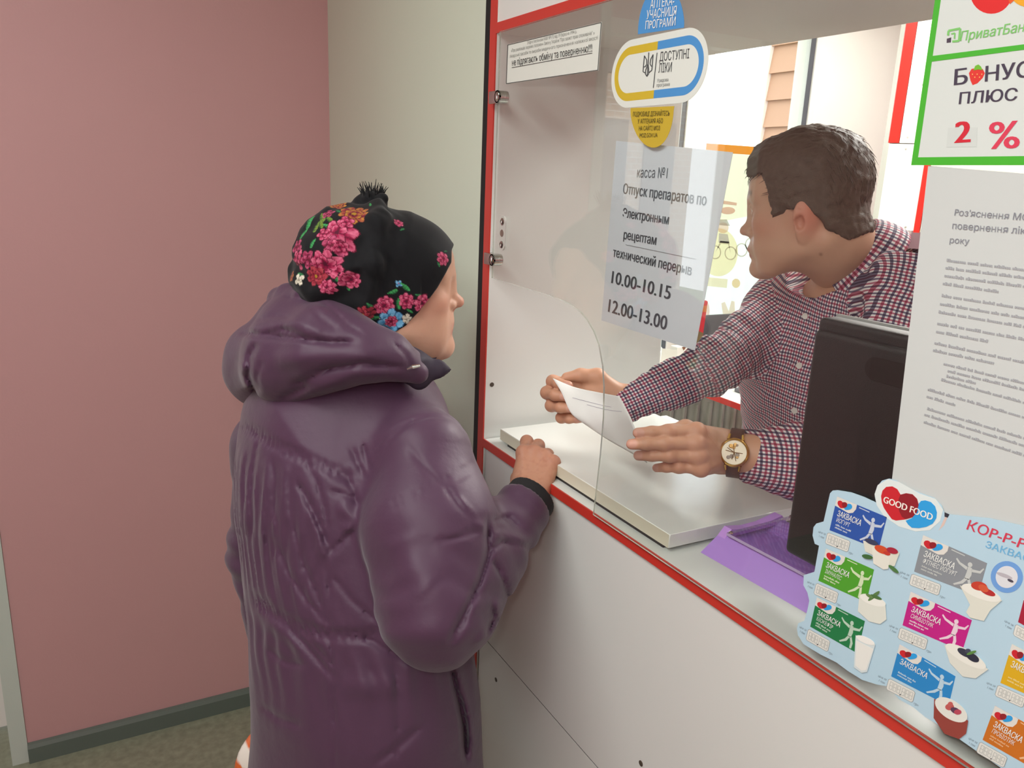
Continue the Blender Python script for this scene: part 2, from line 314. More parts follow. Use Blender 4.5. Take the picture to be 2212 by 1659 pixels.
class Sheet:
    """flat printing on the plane x = X, facing the customers; coordinates come in as points of that plane"""
    def __init__(s, X, zf=1.0, ox=0., oy=0.): s.X = X; s.k = 1/zf; s.ox = ox; s.oy = oy
    def g(s, p):
        q = at(s.ox+p[0]*s.k, s.oy+p[1]*s.k, 0, s.X); return q
    def poly(s, mb, pts, c, lift=0., raw=False):
        a = [np.array([s.X, *p]) if raw else s.g(p) for p in pts]
        mb.prism([p-np.array([lift, 0, 0]) for p in a], (-1, 0, 0), .00012, c if not isinstance(c, str) else ink(c))
    def panel(s, name, pts, c, label, cat, th=.0004, group=None, parent=None, raw=False):
        mb = MB(); a = [np.array([s.X, *p]) if raw else s.g(p) for p in pts]; mb.prism(a, (1, 0, 0), th, c if not isinstance(c, str) else ink(c))
        ctrp = np.mean(a, 0); o = mb.build(name, parent, loc=ctrp); s.root = o
        if label: tag(o, label, cat, group)
        return o
    def text(s, mb, body, bl, br, tl, c, lift=.0003, bold=0., cap=.69, shear=0., sh=0.):
        if bold:
            for k_, dx in enumerate((-bold, bold)): s.text(mb, body, bl, br, tl, c, lift+.00004*(k_+1), 0, cap, shear, dx)
        v, f = text_mesh(body, 0, shear); v = np.array(v); x0, x1 = v[:, 0].min(), v[:, 0].max()
        A, B, T = s.g(bl), s.g(br), s.g(tl); ux = (B-A)/(x1-x0); uy = (T-A)/cap
        pts = [A+ux*(x-x0+sh)+uy*(y-abs(sh)*.0)+np.array([-lift, 0, 0]) for x, y in v]
        vv, ff = [], []   # each facet a hair above the last, so that overlapping strokes never coincide
        for i, t in enumerate(f): ff.append(tuple(range(len(vv), len(vv)+len(t)))); vv += [pts[j]-np.array([3e-6*(i % 30), 0, 0]) for j in t]
        mb.add(vv, ff, c if not isinstance(c, str) else ink(c))
    def line(s, mb, a, b, w, c, lift=.0003):
        a, b = np.array(a, float), np.array(b, float); d = b-a; n = np.array([-d[1], d[0]])/max(1e-6, np.hypot(*d))*w/2
        s.n = (getattr(s, 'n', 0)+1) % 25; s.poly(mb, [a+n, b+n, b-n, a-n], c, lift+5e-6*s.n)
    def pline(s, mb, pts, w, c, lift=.0003):
        for a, b in zip(pts[:-1], pts[1:]): s.line(mb, a, b, w, c, lift)
    def words(s, mb, a, b, h, c, seed, lift=.0003):
        """a row of print too small to read"""
        rnd = random.Random(seed); a, b = np.array(a, float), np.array(b, float); L = np.hypot(*(b-a)); d = (b-a)/L; n = np.array([d[1], -d[0]]); x = 0
        while x < L-h:
            wl = min(L-x, h*rnd.uniform(1.5, 6)); e = x
            while e < x+wl:
                cw = h*rnd.uniform(.35, .6); hh = h*rnd.choice((.62, .62, .62, .9))
                s.poly(mb, [a+d*e, a+d*(e+cw), a+d*(e+cw)+n*hh, a+d*e+n*hh], c, lift); e += cw+h*.16
            x = e+h*.45
def ell(cx, cy, rx, ry, a0=0, a1=360, n=32, rot=0):
    cr, sr = math.cos(math.radians(rot)), math.sin(math.radians(rot)); o = []
    for i in range(n+(0 if a1-a0 == 360 else 1)):
        a = math.radians(a0+(a1-a0)*i/n); x, y = rx*math.cos(a), ry*math.sin(a); o.append((cx+x*cr-y*sr, cy+x*sr+y*cr))
    return o
def heart(cx, cy, w, h, u=(1, 0), v=(0, 1)):
    o = []
    for i in range(40):
        t = 2*math.pi*i/40; x = 16*math.sin(t)**3/17; y = -(13*math.cos(t)-5*math.cos(2*t)-2*math.cos(3*t)-math.cos(4*t))/15
        o.append((cx+w/2*x*u[0]+h/2*y*v[0], cy+w/2*x*u[1]+h/2*y*v[1]))
    return o
XS = XG-.0006                   # signs stuck on the customers' side of the glass
# ---- notice strip about returns
s = Sheet(XS, 3.95, 1040, 0)
root = s.panel('returns_notice', [(222, 380), (1028, 186), (998, 602), (208, 718)], 'dfe3da', 'narrow white paper notice with a black border and bold underlined last line', 'notice')
mb = MB(); q = [(222, 380), (1028, 186), (998, 602), (208, 718)]
q = [(226, 384), (1024, 192), (994, 598), (213, 713)]
for a, b in zip(q, q[1:]+q[:1]): s.line(mb, a, b, 5, '3a3b38')
mb.build('border', root)
mb = MB()
s.text(mb, 'Згідно постанови КМУ №172 від 19 березня 1994 р.', (392, 378), (815, 282), (391, 352), '8d908a')
s.text(mb, '«Про реалізацію окремих положень Закону України "Про захист прав споживачів" »', (255, 446), (965, 293), (254, 420), '8d908a')
s.text(mb, 'лікарські засоби та вироби медичного призначення належної якості', (242, 494), (995, 336), (241, 468), '8d908a')
s.text(mb, 'не підлягають обміну та поверненню!!!', (262, 563), (945, 440), (261, 508), '3f403e', bold=.012)
s.line(mb, (260, 578), (946, 453), 5, '3f403e'); mb.build('lettering', root)
# ---- round pill-shaped programme sticker with its blue and yellow tongues
s = Sheet(XS, 3.95, 1040, 0)
L_, R_, T_, B_ = s.g((1110, 655)), s.g((1937, 480)), s.g((1790, 232)), s.g((1270, 917))
yc = (L_[1]+R_[1])/2; zc = (T_[2]+B_[2])/2; hw = (L_[1]-R_[1])/2; hh = (T_[2]-B_[2])/2
def stad(w, h, half=0):
    r = h; o = []
    for i in range(33):
        a = -math.pi/2+math.pi*i/32; o.append((yc-(w-r)-r*math.cos(a), zc-r*math.sin(a)))
    l = [(yc+(yc-y), 2*zc-z) for y, z in o]
    if half == 1: return [(yc, zc+r)]+l[::-1][::-1]+[(yc, zc-r)] if False else [(yc, zc-r)]+l+[(yc, zc+r)]
    if half == 2: return [(yc, zc+r)]+o+[(yc, zc-r)]
    return o+l
root = s.panel('pill_sticker', stad(hw, hh), 'dfe4dc', 'white pill-shaped sticker ringed in yellow and blue on the glass', 'sticker', raw=True)
mb = MB()
rw, rh, iw, ih = hw*.925, hh*.80, hw*.835, hh*.565
def ring(half):
    a = stad(rw, rh, half); b = stad(iw, ih, half); return a, b
for half, c in ((1, 'cfb22c'), (2, '4a92d0')):
    a, b = ring(half); n = len(a)
    for i in range(n-1): s.poly(mb, [a[i], a[i+1], b[i+1], b[i]], c, 0, raw=True)
mb.build('colour_ring', root)
mb = MB(); d = '44474a'
s.text(mb, 'ДОСТУПНІ', (1520, 523), (1772, 497), (1524, 448), d, bold=.004); s.text(mb, 'ЛІКИ', (1511, 622), (1622, 612), (1516, 545), d, bold=.004)
s.text(mb, 'Урядова', (1500, 702), (1596, 693), (1501, 674), '6b6e70'); s.text(mb, 'програма', (1496, 742), (1607, 732), (1497, 714), '6b6e70')
s.line(mb, (1500, 450), (1468, 750), 6, d); mb.build('lettering', root)
mb = MB()
s.pline(mb, [(1380, 612), (1392, 475), (1412, 512), (1412, 550), (1398, 570), (1382, 570)], 7, d); s.pline(mb, [(1455, 600), (1467, 465), (1446, 505), (1440, 545), (1450, 565), (1463, 562)], 7, d)
s.pline(mb, [(1430, 448), (1424, 545), (1404, 595), (1400, 630), (1413, 652), (1428, 628), (1428, 592), (1424, 545)], 7, d); s.pline(mb, [(1380, 612), (1400, 622)], 7, d); s.pline(mb, [(1455, 600), (1428, 622)], 7, d); s.pline(mb, [(1414, 652), (1422, 570)], 5, d)
mb.build('trident_emblem', root)
pts = [(1335, 293)]+[(1533+198*math.cos(a)*-1+0, 262-390*math.sin(a)+27*math.cos(a)) for a in (math.pi*i/28 for i in range(1, 28))]+[(1727, 236)]
sb = Sheet(XS+.0003, 3.95, 1040, 0)
root = sb.panel('blue_tongue_sticker', pts, '4a92d0', 'blue half-oval sticker with white lettering above the pill-shaped sticker', 'sticker', th=.0003)
mb = MB(); w = 'eef1ee'
s.text(mb, 'АПТЕКА-', (1440, 76), (1645, 40), (1446, 0), w, bold=.008); s.text(mb, 'УЧАСНИЦЯ', (1408, 166), (1662, 130), (1414, 92), w, bold=.008); s.text(mb, 'ПРОГРАМИ', (1400, 250), (1656, 217), (1404, 182), w, bold=.008)
mb.build('lettering', root)
pts = [(1272, 922)]+[(1455-185*math.cos(a), 912+8*math.cos(a)+347*math.sin(a)+(-30*math.sin(a)*math.cos(a))) for a in (math.pi*i/28 for i in range(1, 28))]+[(1645, 905)]
root = sb.panel('yellow_tongue_sticker', pts, 'c6aa30', 'yellow half-oval sticker with dark lettering below the pill-shaped sticker', 'sticker', th=.0003)
mb = MB(); d2 = '5c531f'
for t_, a, b, c in (('ПОДРОБИЦІ ДІЗНАЙТЕСЬ', (1293, 994), (1605, 986), (1296, 956)), ('У АПТЕКАРЯ АБО', (1333, 1054), (1548, 1050), (1335, 1016)), ('НА САЙТІ МОЗ', (1343, 1113), (1523, 1111), (1345, 1077)), ('MOZ.GOV.UA', (1350, 1172), (1502, 1170), (1352, 1137))):
    s.text(mb, t_, a, b, c, d2, bold=.006)
mb.build('lettering', root)
# ---- opening hours sheet taped on the inside of the glass
s = Sheet(XG+.0056, 1, 0, 0)
root = s.panel('opening_hours_sheet', [(1331, 304), (1583, 329), (1501, 757), (1299, 692)], 'd5dae0', 'white sheet of paper with printed break times hanging behind the glass', 'notice')
s = Sheet(XG+.0054, 1, 0, 0)
mb = MB(); d = '4a4b50'
s.text(mb, 'касса №1', (1376, 383), (1441, 385), (1378, 362), '5a5c60')
for t_, a, b, c in (('Отпуск препаратов по', (1346, 418), (1525, 444), (1348, 397)), ('Электронным', (1345, 469), (1444, 485), (1347, 450)), ('рецептам', (1347, 516), (1417, 529), (1349, 497)), ('технический перерыв', (1324, 554), (1493, 595), (1326, 535)),
                    ('10.00-10.15', (1321, 611), (1447, 647), (1324, 585)), ('12.00-13.00', (1314, 673), (1439, 713), (1317, 646))):
    s.text(mb, t_, a, b, c, d, bold=.022)
s.line(mb, (1352, 528.5), (1504, 560), 1, '8a8c90'); mb.build('lettering', root)
# ---- long explanation sheet at the right
s = Sheet(XS+.0002, 1, 0, 0)
root = s.panel('explanation_sheet', [(2005, 358), (2420, 392), (2420, 1300), (1916, 1130), (1927, 1034)], 'c8cdca', 'large white sheet of small grey print under the green framed sign', 'notice', th=.0003)
mb = MB(); s = Sheet(XS, 4.148, 1880, 360); d = '85878f'
s.text(mb, "Роз'яснення МОЗ", (755, 437), (1478, 490), (765, 380), d, bold=.006); s.text(mb, 'повернення ліків', (735, 556), (1465, 612), (742, 498), d, bold=.006); s.text(mb, 'року', (712, 683), (885, 696), (719, 630), d, bold=.006)
mb.build('lettering', root)
mb = MB(); g = 'a3a5a9'
rows = [((685, 850), (1500, 950)), ((675, 917), (1500, 1020)), ((665, 988), (1500, 1100)), ((650, 1058), (1140, 1130)), ((640, 1165), (1500, 1300)), ((625, 1240), (1500, 1385)), ((612, 1312), (1500, 1465)), ((600, 1415), (1500, 1580)), ((590, 1488), (1045, 1575)), ((575, 1590), (1500, 1790)), ((562, 1655), (1100, 1770))]
for i, (a, b) in enumerate(rows): s.words(mb, a, b, 30, g, i)
s = Sheet(XS, 3.95, 1880, 740)
rows = [((625, 190), (1400, 375)), ((660, 250), (1400, 432)), ((650, 295), (900, 355)), ((605, 325), (1400, 545)), ((490, 408), (1400, 672)), ((480, 468), (725, 542)), ((485, 572), (1400, 850)), ((460, 622), (1400, 915)), ((455, 686), (1400, 1000))]
for i, (a, b) in enumerate(rows): s.words(mb, a, b, 26, g, 50+i)
mb.build('small_print', root)
# ---- green framed sign, top right
s = Sheet(XS-.001, 4.364, 1880, 0)
root = s.panel('green_framed_sign', [(668, -250), (2200, -250), (2200, 1557), (385, 1557), (610, 0)], 'd2d9d4', 'white plastic sign in a bright green frame with bonus percentage, top right', 'sign', th=.0014)
gr = '45b02c'; mb = MB()
s.poly(mb, [(646, -250), (701, -250), (665, 0), (450, 1485), (385, 1557), (610, 0)], gr); s.poly(mb, [(385, 1557), (450, 1483), (2200, 1462), (2200, 1557)], gr); s.poly(mb, [(583, 528), (2200, 322), (2200, 372), (576, 582)], gr, .00015)
mb.build('green_frame', root)
mb = MB(); s.poly(mb, ell(1140, -67, 197, 197), 'd81f1f'); s.poly(mb, ell(1492, -130, 197, 197), 'e8a41c', .00015); s.poly(mb, [(1316, -160), (1365, -90), (1360, 0), (1318, 40), (1290, -60)], 'e2591c', .0003); mb.build('two_circle_emblem', root)
mb = MB(); g2 = '7cc46a'; s.text(mb, 'ПриватБанк', (848, 388), (1530, 285), (858, 300), g2, bold=.016, shear=.1)
s.pline(mb, [(735, 335), (740, 290), (850, 268), (838, 385), (775, 392)], 20, g2); s.pline(mb, [(765, 320), (800, 312), (795, 365)], 13, g2); s.poly(mb, [(722, 365), (764, 352), (760, 400), (720, 405)], '4a3c4c'); mb.build('bank_logo', root)
mb = MB(); dk = '42394a'
s.text(mb, 'Б', (793, 804), (913, 790), (803, 660), dk, bold=.02); s.text(mb, 'НУС', (1085, 770), (1520, 722), (1093, 630), dk, bold=.02); s.text(mb, 'ПЛЮС', (838, 982), (1380, 945), (850, 876), dk, bold=.02)
s.text(mb, '2', (803, 1348), (936, 1340), (815, 1150), 'cc2233', bold=.04); s.text(mb, '%', (1125, 1402), (1402, 1394), (1130, 1152), 'd43a54', bold=.02); mb.build('lettering', root)
mb = MB(); s.poly(mb, [(930, 690), (955, 650), (1005, 640), (1060, 650), (1080, 690), (1060, 735), (1010, 785), (965, 803), (945, 760)], 'd9342c'); s.poly(mb, [(975, 665), (990, 622), (1010, 612), (1022, 608), (1045, 628), (1060, 662), (1020, 655)], '6fb52e', .0002)
for a in range(5): s.poly(mb, ell(965+22*a, 700+(a % 2)*28, 5, 6, n=8), 'f0c36a', .0002)
mb.build('strawberry', root)
mb = MB(); s.poly(mb, [(735, 1205), (1010, 1200), (1005, 1385), (715, 1388)], 'ccd3ce', .00005); mb.build('number_patch', root)
# ---- good food poster
s = Sheet(XS-.0016, 2.517, 1640, 1000)
outl = [(385, 165), (400, 150), (425, 148), (500, 160), (570, 185), (636, 216), (628, 180), (640, 130), (668, 96), (705, 85), (745, 95), (790, 128), (880, 165), (950, 190), (990, 230), (1005, 270), (1040, 280), (1250, 300), (1450, 345), (1900, 460),
        (1900, 1960), (1500, 1800), (1310, 1655), (1150, 1545), (1000, 1440), (900, 1380), (840, 1330), (760, 1285), (700, 1215), (640, 1205), (560, 1180), (480, 1130), (420, 1085), (330, 1040), (240, 985), (210, 935), (205, 900), (212, 872), (245, 858), (262, 800), (272, 750), (262, 705), (240, 665), (242, 610), (300, 592), (325, 450), (302, 440), (290, 395), (295, 350), (310, 330), (350, 318)]
root = s.panel('starter_culture_poster', outl, 'b6d4e2', 'pale blue cut-out poster of starter cultures with a double heart logo', 'poster', th=.0006)
H_RED = [(668, 215), (664, 180), (672, 150), (692, 130), (725, 127), (752, 142), (770, 172), (800, 164), (835, 170), (860, 195), (869, 228), (860, 268), (835, 295), (790, 308), (745, 313), (722, 305), (700, 275), (680, 245)]
H_LENS = [(770, 172), (800, 164), (835, 170), (860, 195), (869, 228), (860, 268), (835, 295), (800, 306), (778, 292), (764, 262), (757, 230), (760, 198)]
H_BLUE = [(862, 262), (866, 225), (882, 206), (905, 203), (935, 212), (958, 235), (968, 268), (965, 300), (945, 330), (910, 347), (870, 354), (832, 352), (812, 335), (798, 314), (832, 300)]
def hearts(mb, cx, cy, w, h, lift, big=False):
    f = lambda L: [(cx+(x-815)/300*w, cy+(y-240)/225*h) for x, y in L]
    s.poly(mb, f(H_RED), 'c9242e', lift); s.poly(mb, f(H_BLUE), '2f9fe0', lift+.00013); s.poly(mb, f(H_LENS), '8f1c26', lift+.00026)
mb = MB(); s.poly(mb, [(628, 170), (645, 120), (700, 88), (760, 103), (870, 165), (960, 196), (1000, 255), (985, 315), (930, 365), (850, 372), (760, 345), (680, 290), (640, 230)], 'dfe9e6', .0001)
hearts(mb, 815, 240, 300, 225, .0003, True); s.text(mb, 'GOOD FOOD', (677, 213), (942, 312), (684, 180), 'f2efe4', .0008, bold=.03); mb.build('heart_logo', root)
mb = MB(); s.text(mb, 'КОР-Р-РИСНІ', (1128, 360), (1700, 560), (1146, 312), 'd23a52', bold=.012); s.text(mb, 'ЗАКВАСКИ', (1230, 458), (1560, 572), (1240, 424), '6fb4dc', bold=.012)
s.poly(mb, [(1008, 268), (1035, 280), (1025, 298), (1008, 292)], '33333c'); s.poly(mb, [(1010, 293), (1024, 297), (1005, 340), (975, 368), (985, 350)], 'd9c2b8'); mb.build('lettering', root)
def product(q, col, l1, l2, seed, pale):
    TL, TR, BR, BL = [np.array(p, float) for p in q]
    uv = lambda u, v: TL*(1-u)*(1-v)+TR*u*(1-v)+BR*u*v+BL*(1-u)*v
    mb = MB(); s.poly(mb, [TL, TR, BR, BL], col, .0001)
    s.poly(mb, [uv(0, 0), uv(.40, 0), uv(.40, .14), uv(.36, .27), uv(.28, .33), uv(0, .27)], 'dedcd3', .00025)
    c = uv(.18, .15); hearts(mb, c[0], c[1], np.hypot(*(uv(.27, 0)-uv(.0, 0))), np.hypot(*(uv(0, .27)-uv(0, 0))), .0004)
    s.poly(mb, [uv(.45, .04), uv(.66, .05), uv(.66, .075), uv(.45, .065)], pale, .00025)
    w = 'e8ebe6'; fig = lambda pts: s.poly(mb, [uv(*p) for p in pts], pale, .0003)
    rnd = random.Random(seed); o = .02*rnd.uniform(-1, 1)
    fig([(.78+.035*math.cos(a)+o, .24+.07*math.sin(a)) for a in (math.pi*i/6 for i in range(12))])
    fig([(.76+o, .31), (.82+o, .31), (.84+o, .5), (.82+o, .66), (.75+o, .66), (.76+o, .48)])
    fig([(.755+o, .33), (.62, .28), (.56, .20), (.55, .24), (.61, .34), (.75+o, .42)]); fig([(.82+o, .34), (.93, .3), (.97, .18), (.985, .2), (.95, .36), (.83+o, .42)])
    fig([(.76+o, .64), (.80+o, .66), (.74, .82), (.62, .95), (.6, .92), (.7, .78)]); fig([(.79+o, .64), (.835+o, .64), (.87, .8), (.86, .97), (.82, .97), (.82, .8)])
    s.text(mb, l1, uv(.08, .52), uv(.56, .54), uv(.09, .36), w, .0006, bold=.02)
    if l2: s.text(mb, l2, uv(.09, .69), uv(.13+.037*len(l2), .71), uv(.1, .57), w, .0006)
    s.words(mb, uv(.09, .8), uv(.4, .82), 10, pale, seed, .0004); s.words(mb, uv(.09, .88), uv(.34, .9), 10, pale, seed+9, .0004)
    mb.build('product_picture', root)
    # price box under the product
    d = BR-BL; e = (BL-TL)/np.hypot(*(BL-TL)); o_ = BL+e*14-d*.03
    pb = lambda u, v: o_+d*u*.47+e*v*64
    mb = MB(); s.poly(mb, [pb(.06, 0), pb(.94, 0), pb(1, .12), pb(1, .88), pb(.94, 1), pb(.06, 1), pb(0, .88), pb(0, .12)], '9aa2a2', .0001); s.poly(mb, [pb(.065, .04), pb(.935, .04), pb(.98, .14), pb(.98, .86), pb(.935, .96), pb(.065, .96), pb(.02, .86), pb(.02, .14)], 'dfe0d8', .00022)
    for i in range(6):
        x = .1+i*.14+(.03 if i > 2 else 0); k = .1
        for a, b in (((x, .2), (x+k, .2)), ((x, .5), (x+k, .5)), ((x, .8), (x+k, .8)), ((x, .2), (x, .8)), ((x+k, .2), (x+k, .8))): s.line(mb, pb(*a), pb(*b), 2.2, 'aeb2ae', .0003)
    s.poly(mb, ell(*pb(.52, .84), 4, 4, n=8), '4a4a4a', .0003); mb.build('price_box', root)
    mb = MB(); s.text(mb, 'ціна за', pb(-.36, .32), pb(-.06, .32), pb(-.35, .14), '7c8c96', .0002); s.text(mb, '1 пак', pb(-.3, .66), pb(-.08, .66), pb(-.29, .48), '7c8c96', .0002); mb.build('price_caption', root); mb = MB(); s.text(mb, 'грн', pb(1.04, 1.05), pb(1.2, 1.05), pb(1.05, .85), '7c8c96', .0002); mb.build('currency_caption', root)
Z_ = 'ЗАКВАСКА'
product([(425, 182), (695, 295), (650, 470), (383, 365)], '2d55a6', Z_, 'ЙОГУРТ', 1, 'c5cfdc')
product([(365, 465), (625, 580), (583, 757), (322, 640)], '4f9f2c', Z_, 'ІМУНАЛІС', 2, 'cfe0b8')
product([(315, 730), (575, 860), (535, 1035), (278, 890)], '1f7a45', Z_, 'БІОКЕФІР', 3, 'b8d0bc')
product([(893, 392), (1240, 545), (1190, 722), (843, 590)], '8a9095', Z_, 'ФІТНЕС ЙОГУРТ', 4, 'c5cac6')
product([(825, 700), (1157, 855), (1105, 1022), (780, 882)], 'c01f83', Z_, 'СИМБІОТИК', 5, 'e6d0da')
product([(765, 985), (1068, 1160), (1030, 1320), (718, 1160)], '2a86c6', Z_, '', 6, 'b9d4e2')
product([(1450, 700), (1780, 870), (1735, 1045), (1408, 865)], 'a41f38', Z_, '', 7, 'e0c0c4')
product([(1375, 985), (1690, 1150), (1640, 1340), (1312, 1195)], 'd8ab1c', Z_, '', 8, 'ecd890')
product([(1283, 1320), (1600, 1500), (1540, 1690), (1215, 1505)], 'c8701f', Z_, 'ПРОБІОТИК', 9, 'e8b888')
def food(name, shapes):
    mb = MB()
    for i, (pts, c) in enumerate(shapes): s.poly(mb, pts, c, .0009+.00013*i)
    mb.build(name, root)
food('yogurt_picture', [([(568, 420), (640, 440), (640, 510), (580, 480)], 'dcdccd'), ([(690, 470), (768, 485), (740, 560), (705, 560)], 'dcdccd'), ([(618, 455), (722, 500), (705, 575), (680, 578), (625, 545)], 'e3e3d6'), (ell(615, 428, 38, 14, rot=22), '3a3f5c'), (ell(672, 470, 42, 20, rot=24), 'd0502c'), (ell(700, 490, 20, 10, rot=20), 'c23a2c'), (ell(730, 475, 32, 16, rot=18), 'a8263c'), (ell(595, 508, 30, 12, rot=12), '3f6a3a'), (ell(738, 575, 34, 10, rot=38), '4f7a45')])
food('cream_cup_picture', [([(548, 720), (690, 775), (695, 850), (660, 875), (600, 860), (540, 805)], 'dee2d6'), (ell(622, 745, 74, 26, rot=20), 'eceee4'), (ell(628, 722, 40, 10, rot=-40), '5b7f4a'), (ell(640, 728, 34, 9, rot=22), '4d7440'), (ell(605, 722, 22, 8, rot=30), '66884f')])
food('milk_glass_picture', [([(528, 935), (635, 985), (590, 1135), (560, 1140), (518, 1110)], 'd4e0e0'), ([(532, 965), (624, 1010), (585, 1125), (560, 1128), (526, 1100)], 'e8eae2'), (ell(582, 962, 54, 17, rot=24), 'f0f1ea')])
food('berry_bowl_picture', [([(1095, 665), (1325, 745), (1260, 800), (1225, 858), (1150, 840), (1128, 810), (1150, 770)], 'dcded0'), (ell(1212, 705, 112, 34, rot=20), 'e9eadf'), (ell(1200, 668, 44, 24, rot=10), 'c4402f'), (ell(1248, 700, 44, 16, rot=24), 'b53030'), (ell(1225, 680, 30, 18, rot=30), 'd05a3a')])
food('blackberry_bowl_picture', [([(1010, 985), (1250, 1120), (1180, 1170), (1110, 1160), (1040, 1085)], 'dcded2'), (ell(1128, 1050, 125, 36, rot=30), 'e8e9de'), (ell(1120, 1030, 42, 18, rot=30), '353848'), (ell(1165, 1055, 40, 20, rot=32), '2c2f40'), (ell(1140, 1020, 16, 12), '45485c'), (ell(1160, 1030, 28, 8, rot=-20), '5b8a45')])
food('cake_picture', [([(955, 1280), (1140, 1400), (1128, 1470), (1090, 1500), (1010, 1470), (952, 1385)], '94433a'), (ell(1048, 1340, 100, 50, rot=33), 'e2e4da'), (ell(1040, 1325, 24, 18), 'c05a58'), (ell(1072, 1345, 28, 16, rot=25), '5c3c55'), (ell(1085, 1352, 20, 14), 'b84a5c'), (ell(1045, 1310, 14, 14), 'c4605c')])
mb = MB(); s.poly(mb, ell(1347, 620, 88, 86, rot=30), '6fa0da', .0001); s.poly(mb, ell(1347, 620, 60, 60, rot=30), 'dcdfe2', .00024); s.poly(mb, ell(1335, 612, 46, 10, rot=20), 'b8b4ba', .0004); s.poly(mb, ell(1368, 640, 18, 7, rot=25), '4a4654', .0004); mb.build('spoon_badge', root)
# ================================================================= smooth solid modelling for the figures
f32 = np.float32
def nrm(v): v = np.array(v, float); return v/np.linalg.norm(v)
def smin(a, b, k):
    h = np.maximum(k-np.abs(a-b), 0)/k; return np.minimum(a, b)-h*h*k*.25
def smax(a, b, k): return -smin(-a, -b, k)
def cone(p, a, b, ra, rb):
    a = np.array(a, f32); b = np.array(b, f32); ba = b-a; q = p-a
    t = np.clip((q@ba)/max(1e-9, float(ba@ba)), 0, 1)
    return np.linalg.norm(q-t[:, None]*ba, axis=1)-(ra+(rb-ra)*t)
def chain(p, pts, rs, k=.02):
    d = None
    for i in range(len(pts)-1):
        e = cone(p, pts[i], pts[i+1], rs[i], rs[i+1]); d = e if d is None else smin(d, e, k)
    return d
def squash(p, c, ax, s):
    """stretch space so that what is built comes out flattened by s along ax"""
    c = np.array(c, f32); ax = np.array(nrm(ax), f32); q = p-c
    return p+(q@ax)[:, None]*ax*(1/s-1)
def elli(p, c, r, M=None):
    q = p-np.array(c, f32)
    if M is not None: q = q@np.array(M, f32).T
    r = np.array(r, f32); k0 = np.linalg.norm(q/r, axis=1); k1 = np.linalg.norm(q/(r*r), axis=1)
    return k0*(k0-1)/np.maximum(k1, 1e-6)
def extract(fn, lo, hi, h, B=8, slack=1.5):
    lo = np.array(lo, float); hi = np.array(hi, float)
    nb = np.ceil((hi-lo)/(h*B)).astype(int); n = nb*B
    ax = [np.arange(nb[i]) for i in range(3)]
    bi = np.stack(np.meshgrid(*ax, indexing='ij'), -1).reshape(-1, 3)
    cen = (lo+(bi*B+B/2-.5)*h).astype(f32); dc = fn(cen)
    field = np.repeat(np.repeat(np.repeat(np.where(dc < 0, -1, 1).astype(f32).reshape(nb), B, 0), B, 1), B, 2)
    act = bi[np.abs(dc) < B*h*.87*slack]
    off = np.stack(np.meshgrid(*[np.arange(B)]*3, indexing='ij'), -1).reshape(-1, 3)
    for i in range(0, len(act), 400):
        ii = (act[i:i+400, None, :]*B+off[None]).reshape(-1, 3)
        field[ii[:, 0], ii[:, 1], ii[:, 2]] = fn((lo+ii*h).astype(f32))
    s = field < 0
    acc = np.zeros((*n, 3), f32); cnt = np.zeros(n, f32); quads = []
    cid = lambda i: (i[:, 0]*n[1]+i[:, 1])*n[2]+i[:, 2]
    accf = acc.reshape(-1, 3); cntf = cnt.reshape(-1)
    for a in range(3):
        sl0 = [slice(1, -1)]*3; sl1 = [slice(1, -1)]*3; sl0[a] = slice(1, -2); sl1[a] = slice(2, -1)
        A, Bv = s[tuple(sl0)], s[tuple(sl1)]
        e = np.argwhere(A != Bv)+1
        if not len(e): continue
        e2 = e.copy(); e2[:, a] += 1
        f0 = field[e[:, 0], e[:, 1], e[:, 2]]; f1 = field[e2[:, 0], e2[:, 1], e2[:, 2]]
        pt = e.astype(f32); pt[:, a] += f0/(f0-f1)
        u, v = (a+1) % 3, (a+2) % 3; cells = []
        for du, dv in ((0, 0), (1, 0), (1, 1), (0, 1)):
            c = e.copy(); c[:, u] -= du; c[:, v] -= dv; k = cid(c); cells.append(k)
            for j in range(3): accf[:, j] += np.bincount(k, pt[:, j], minlength=len(cntf)).astype(f32)
            cntf += np.bincount(k, minlength=len(cntf)).astype(f32)
        q = np.stack(cells, 1); q[f0 > 0] = q[f0 > 0][:, ::-1]; quads.append(q)
    quads = np.concatenate(quads); used = np.unique(quads); remap = np.zeros(len(cntf), np.int64); remap[used] = np.arange(len(used))
    V = lo+(accf[used]/cntf[used][:, None])*h
    return V, remap[quads]
def relax(V, Q, it=2, w=.5):
    for _ in range(it):
        s = np.zeros_like(V); c = np.zeros(len(V))
        for i in range(4):
            for j in (1, 3):
                np.add.at(s, Q[:, i], V[Q[:, (i+j) % 4]]); np.add.at(c, Q[:, i], 1)
        V = V*(1-w)+w*s/np.maximum(c, 1)[:, None]
    return V
